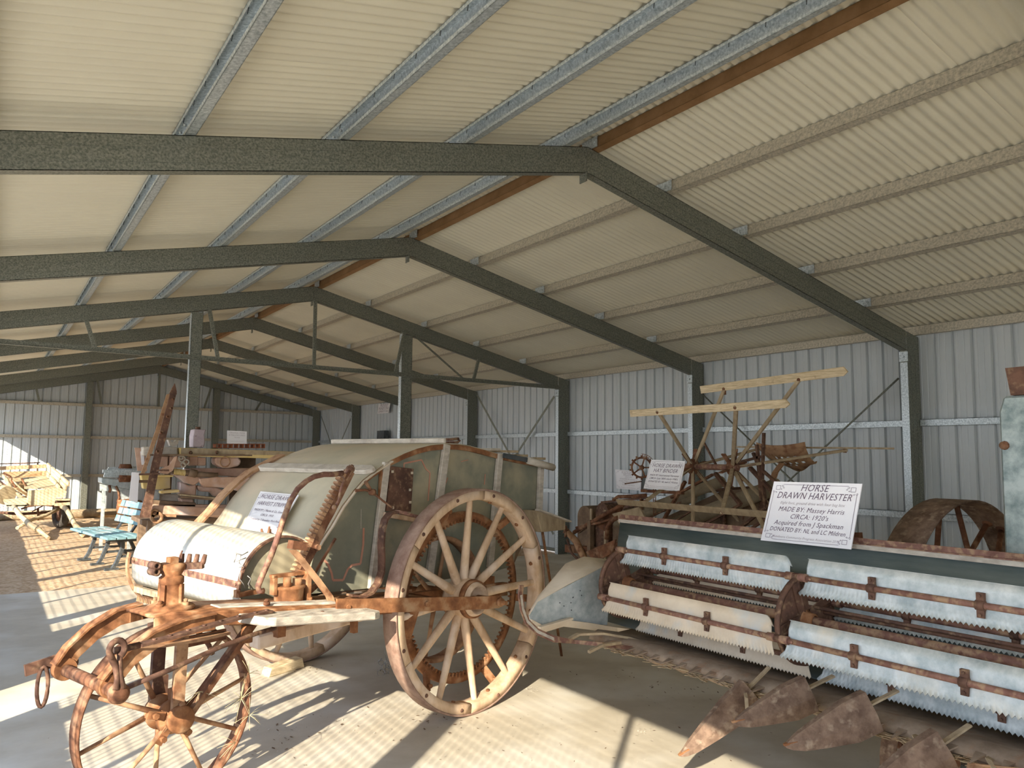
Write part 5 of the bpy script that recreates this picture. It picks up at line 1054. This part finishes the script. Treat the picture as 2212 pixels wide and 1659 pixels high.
for i, pts in enumerate(([(236, 1048), (238, 1058), (236, 1064)], [(250, 1050), (256, 1062), (258, 1075), (254, 1085)])):
    m = MB(); m.tube([G(*p) for p in pts], .02, 6); m.build('hanging_chain', M['rust'], gt)
# ================================================================ BENCH
bo = V((1.53, 12.36, -.02)); bx = V((-.16, .987, 0)).normalized(); by = V((.987, .16, 0)).normalized()
def B(a, c, z): return bo+bx*a+by*c+Z3*z
bch = thing('bench', 'blue slatted bench with dark cast iron legs on the dirt floor', 'bench', tuple(bo))
for a in (-.02, .66, 1.34):
    m = MB(); m.strip([B(a, -.02, .02), B(a, .03, .10), B(a, .10, .30), B(a, .10, .38), B(a, -.10, .43)], [bx*.06]*5, [by*.045]*5); m.bar(B(a, -.12, .015), B(a, .06, .015), .06, .03); m.build('leg', M['black'], bch)
    m = MB(); m.strip([B(a, .62, .02), B(a, .52, .10), B(a, .40, .34), B(a, .38, .40)], [bx*.06]*4, [by*.045]*4); m.bar(B(a, .56, .015), B(a, .72, .015), .06, .03); m.build('leg', M['black'], bch)
    m = MB(); m.bar(B(a, -.12, .42), B(a, .42, .40), .05, .05); m.bar(B(a, .06, .18), B(a, .50, .18), .04, .03); m.strip([B(a, .40, .42), B(a, .48, .55), B(a, .55, .72), B(a, .60, .86)], [bx*.06]*4, [by*.03]*4); m.build('side_frame', M['black'], bch)
for c in (-.12, .01, .14, .27):
    m = MB(); m.bar(B(-.28, c, .455), B(1.62, c, .455), .115, .035); m.build('seat_slat', M['blue'], bch, bev=.005)
for c, z in ((.475, .60), (.515, .715), (.55, .83)):
    m = MB(); d = (by*.3+Z3*.95).normalized(); m.bar(B(-.28, c, z), B(1.62, c, z), .03, .10, up=d); m.build('back_slat', M['blue'], bch, bev=.005)
m = MB(); m.box(0, 0, 0, 0, 0, 0); m = MB(); c = B(.1, 1.0, .16); m.obox(c, bx*.35, by*.18, Z3*.17); o = m.build('feed_box', M['wooddust'], None, bev=.01, org=B(.1, 1.0, 0)); tag(o, 'dusty dark box on the dirt behind the blue bench', 'box')
# ================================================================ BUGGY
def U(u, v, Y=19.0): return at(u, v, Y=Y)
bg2 = thing('buggy', 'old cream buggy with two shafts resting on the dirt by the end wall', 'buggy', tuple(at(80, 1140, Z=0)))
KB = lambda x, y, Y=19.0: U(x*.1085, 990+y*.1085, Y)
m = MB(); m.prism([KB(555, 640), KB(1140, 600), KB(1090, 935), KB(525, 945)], Y3*.02); m.build('dash_board', M['cream'], bg2, bev=.003)
m = MB(); m.prism([KB(60, 270, 20.5), KB(930, 250, 20.5), KB(920, 350, 20.5), KB(300, 400, 20.3)], Y3*.03); m.build('rear_panel', M['bark'], bg2)
m = MB(); m.add([KB(480, 600, 19.1), KB(1130, 600, 19.1), KB(920, 360, 20.4), KB(480, 430, 20.4)], [(0, 1, 2, 3)]); m.build('floor_pan', M['cream'], bg2, solid=.02)
m = MB(); m.prism([KB(920, 350, 20.4), KB(930, 260, 20.4), KB(1170, 560, 19.1), KB(1130, 620, 19.05)], X3*.03); m.build('side_panel', M['cream'], bg2)
for k, (a, b) in enumerate((((940, 130), (1370, 520)), ((950, 200), (1320, 590)), ((960, 260), (1300, 650)))):
    m = MB(); m.bar(KB(*a, 20.4), KB(*b, 19.0), .03, .09); m.build('side_rail', M['cream'], bg2)
for f in (.1, .35, .6, .9):
    p = KB(940, 130, 20.4).lerp(KB(1370, 520, 19.0), f); q = KB(960, 290, 20.4).lerp(KB(1290, 690, 19.0), f); m = MB(); m.bar(p, q, .03, .03, up=X3); m.build('rail_stake', M['cream'], bg2)
m = MB(); m.prism([KB(1150, 560, 19.0), KB(1330, 660, 19.0), KB(1290, 790, 19.0), KB(1110, 780, 19.0)], Y3*.03); m.build('foot_panel', M['cream'], bg2)
m = MB(); m.bar(KB(0, 200, 20.6), KB(940, 155, 20.6), .04, .08); m.build('seat_rail', M['bark'], bg2)
m = MB(); m.tube([KB(0, 110, 20.7), KB(400, 100, 20.7), KB(800, 85, 20.7)], .010, 6); m.tube([KB(745, 95, 20.7), KB(740, 250, 20.6)], .012, 6); m.build('iron_rail', M['rust'], bg2)
for pts, r_, mt_ in (([(0, 300), (130, 420), (220, 600), (400, 760), (520, 800)], .035, 'cream'), ([(60, 290), (210, 370), (300, 580), (450, 720)], .02, 'rust'), ([(210, 400), (330, 520), (480, 650), (560, 700)], .018, 'cream'), ([(430, 400), (480, 500), (550, 580)], .02, 'rust'), ([(0, 450), (120, 560), (190, 640)], .015, 'rust'), ([(190, 640), (60, 700), (10, 800)], .012, 'rust')):
    m = MB(); m.tube([KB(x, y, 19.3) for x, y in pts], r_, 8); m.build('body_iron' if mt_ == 'rust' else 'bent_timber', M[mt_], bg2)
m = MB(); m.prism([KB(80, 380, 19.8), KB(440, 400, 19.8), KB(560, 780, 19.2), KB(300, 620, 19.2)], X3*.02); m.build('seat_panel', M['bark'], bg2)
m = MB(); c0_, c1_ = KB(20, 560, 20.0), KB(130, 740, 19.2); m.cyl(c0_-X3*.3, c1_, .19, seg=20); m.build('rolled_cover', M['cream'], bg2)
m = MB(); m.prism([KB(60, 840, 19.2), KB(540, 800, 19.2), KB(530, 950, 18.9), KB(120, 950, 18.9)], Z3*.02); m.prism([KB(120, 930, 18.9), KB(530, 930, 18.9), KB(530, 965, 18.9), KB(150, 965, 18.9)], Y3*.03); m.build('step_board', M['cream'], bg2)
m = MB(); m.bar(KB(1100, 820, 19.0), KB(1400, 820, 19.0), .3, .03); m.bar(KB(1080, 925, 18.9), KB(1390, 900, 18.9), .05, .06); m.build('front_bolster', M['cream'], bg2)
m = MB(); m.bar(KB(1110, 870, 19.1), KB(1390, 850, 19.1), .2, .10); m.build('spring_block', M['rustdark'], bg2)
for pts in ([(270, 960), (330, 1040), (400, 1140), (530, 1260), (590, 1320)], [(1230, 960), (1310, 1000), (1390, 1120), (1440, 1230), (1500, 1330)]):
    n_ = len(pts); tip = at(105, 1162, Z=.02) if pts[0][0] < 500 else at(178, 1158, Z=.02)
    P_ = [KB(x, y, 18.9-.25*i) for i, (x, y) in enumerate(pts)]
    mid_ = P_[-1].lerp(tip, .5)
    m = MB(); m.tube(P_+[mid_+Z3*.02, tip], [.045, .05, .05, .05, .05, .045, .03], 10); sh = m.build('shaft', M['cream'], bg2)
    m = MB(); a_, b_ = P_[-1], mid_; m.tube([a_+Z3*.0, b_+Z3*.02], .056, 10); m.build('leather_sleeve', M['wooddust'], sh)
m = MB(); m.tube([KB(420, 1010, 19.5), KB(560, 960, 19.5), KB(700, 940, 19.5), KB(860, 930, 19.5), KB(1000, 945, 19.5), KB(1200, 980, 19.3)], .016, 8); m.build('elliptic_spring', M['rust'], bg2)
m = MB(); m.tube([KB(0, 1080, 20.3), KB(400, 1110, 20.3), KB(800, 1085, 20.3), KB(1080, 1060, 20.3)], .03, 8); m.build('rear_axle', M['rustdark'], bg2)
m = MB(); m.tube([KB(1170, 1010, 19.2), KB(900, 1140, 19.0), KB(650, 1220, 18.8), KB(340, 1390, 18.4)], .035, 8); m.build('swingle_pole', M['cream'], bg2)
m = MB(); m.tube([KB(640, 1060, 19.8), KB(880, 930, 19.8)], .012, 6); m.tube([KB(760, 1230, 19.2), KB(755, 1000, 19.3)], .02, 6); m.build('stay_iron', M['rust'], bg2)
cw2 = KB(1210, 1170, 19.6); cw2.z = .30
m = MB(); m.lathe(cw2, (X3*.95+Y3*.3).normalized(), [(.17, -.06), (.24, -.085), (.30, -.07), (.31, 0), (.30, .07), (.24, .085), (.17, .06)], 28, closed=True); tw = m.build('tyre', M['tyre'], bg2)
m = MB(); m.lathe(cw2, (X3*.95+Y3*.3).normalized(), [(0, -.05), (.17, -.04), (.17, .04), (0, .05)], 20); m.build('wheel_disc', M['rustdark'], tw)
iron_wheel(bg2, (.12, 19.9, .55), X3, .55, .05, 10, 'buggy_wheel', mt='bark')
m = MB(); m.obox(at(145, 1133, Z=.02)+Z3*.0, X3*.12, Y3*.10, Z3*.03); o = m.build('tin_plate', M['rustor'], None, org=at(145, 1133, Z=0)); tag(o, 'flat rusty tin plate on the dirt under the buggy wheel', 'tin')
m = MB(); m.tube([(XL+.2, 22.45, .09), (1.9, 22.5, .09), (5.4, 22.55, .09)], .11, 12); o = m.build('pine_log', M['wooddust'], None, org=(3, 22.5, 0)); tag(o, 'long round timber lying along the foot of the end wall', 'log')
# ================================================================ SMALL THINGS ON THE SLAB
ck = MB(); a, b = L(-.40, 1.78, .0), L(-.05, 1.84, .0)
ck.prism([L(-.40, 1.66, .0), L(-.38, 1.66, .06), L(-.08, 1.70, .075), L(-.06, 1.70, .0)], SA*.10); o = ck.build('wheel_chock', M['woodraw'], None, bev=.006, org=a); tag(o, 'cracked timber wedge chocking the far stripper wheel', 'chock')
rnd = random.Random(5)
m = MB(); base = at(833, 1458, Z=0)
for k in range(9):
    c = base+V((rnd.uniform(-.04, .04), rnd.uniform(-.04, .04), .012+.012*k)); r_ = rnd.uniform(.012, .03); ax = V((rnd.uniform(-1, 1), rnd.uniform(-1, 1), rnd.uniform(.2, 1))).normalized(); e = ax.orthogonal().normalized(); g = ax.cross(e)
    m.tube([c+e*r_*math.cos(i*.6)+g*r_*math.sin(i*.6) for i in range(10)], .0022, 5, closed=True)
for k in range(4): m.tube([base+V((.0, 0, .03*k+.03)), base+V((rnd.uniform(-.02, .02), 0, .03*k+.09))], .002, 5)
o = m.build('wire_coil', M['wire'], None, org=base); tag(o, 'small tangle of wire on the slab left of the big wheel', 'wire')
m = MB()                                          # chaff, bird droppings and leaf bits
def bits(m, cx_, cy_, sx_, sy_, n_, s0, s1, h=.0015):
    for i in range(n_):
        x = rnd.gauss(cx_, sx_); y = rnd.gauss(cy_, sy_)
        if y > 10.5 or x < -.5: continue
        a = rnd.uniform(0, 3.14); l_ = rnd.uniform(s0, s1); wv = l_*rnd.uniform(.15, .6); d = V((math.cos(a), math.sin(a), rnd.uniform(-.1, .3))); e = V((-math.sin(a), math.cos(a), rnd.uniform(-.2, .2)))
        c = V((x, y, .003+l_*.12)); m.add([c-d*l_, c+e*wv, c+d*l_, c-e*wv], [(0, 1, 2, 3)])
for (u, v, sx_, n_) in ((700, 1550, .16, 70), (590, 1590, .12, 50), (1140, 1490, .05, 90), (1380, 1580, .06, 70), (975, 1545, .10, 60), (640, 1440, .10, 80), (285, 1300, .14, 90), (1050, 1620, .5, 120), (1250, 1500, .4, 90)):
    p = at(u, v, Z=0); bits(m, p.x, p.y, sx_, sx_, n_, .003, .010)
bits(m, 3, 3.6, 1.6, 1.2, 500, .002, .006)
m.build('pale_chaff', M['woodpale'], None, stuff=True); o = bpy.data.objects['pale_chaff']; o['label'] = 'pale chaff and straw bits scattered over the concrete slab'; o['category'] = 'chaff'
m = MB(); bits(m, 3.2, 3.8, 1.4, 1.0, 160, .004, .014)
for (u, v, sx_, n_) in ((1420, 1490, .2, 30), (985, 1550, .12, 40), (650, 1590, .15, 25), (650, 1445, .08, 30)):
    p = at(u, v, Z=0); bits(m, p.x, p.y, sx_, sx_, n_, .005, .016)
m.build('dark_leaf_bits', M['wooddark'], None, stuff=True); o = bpy.data.objects['dark_leaf_bits']; o['label'] = 'dark leaf and rust crumbs scattered over the concrete slab'; o['category'] = 'litter'
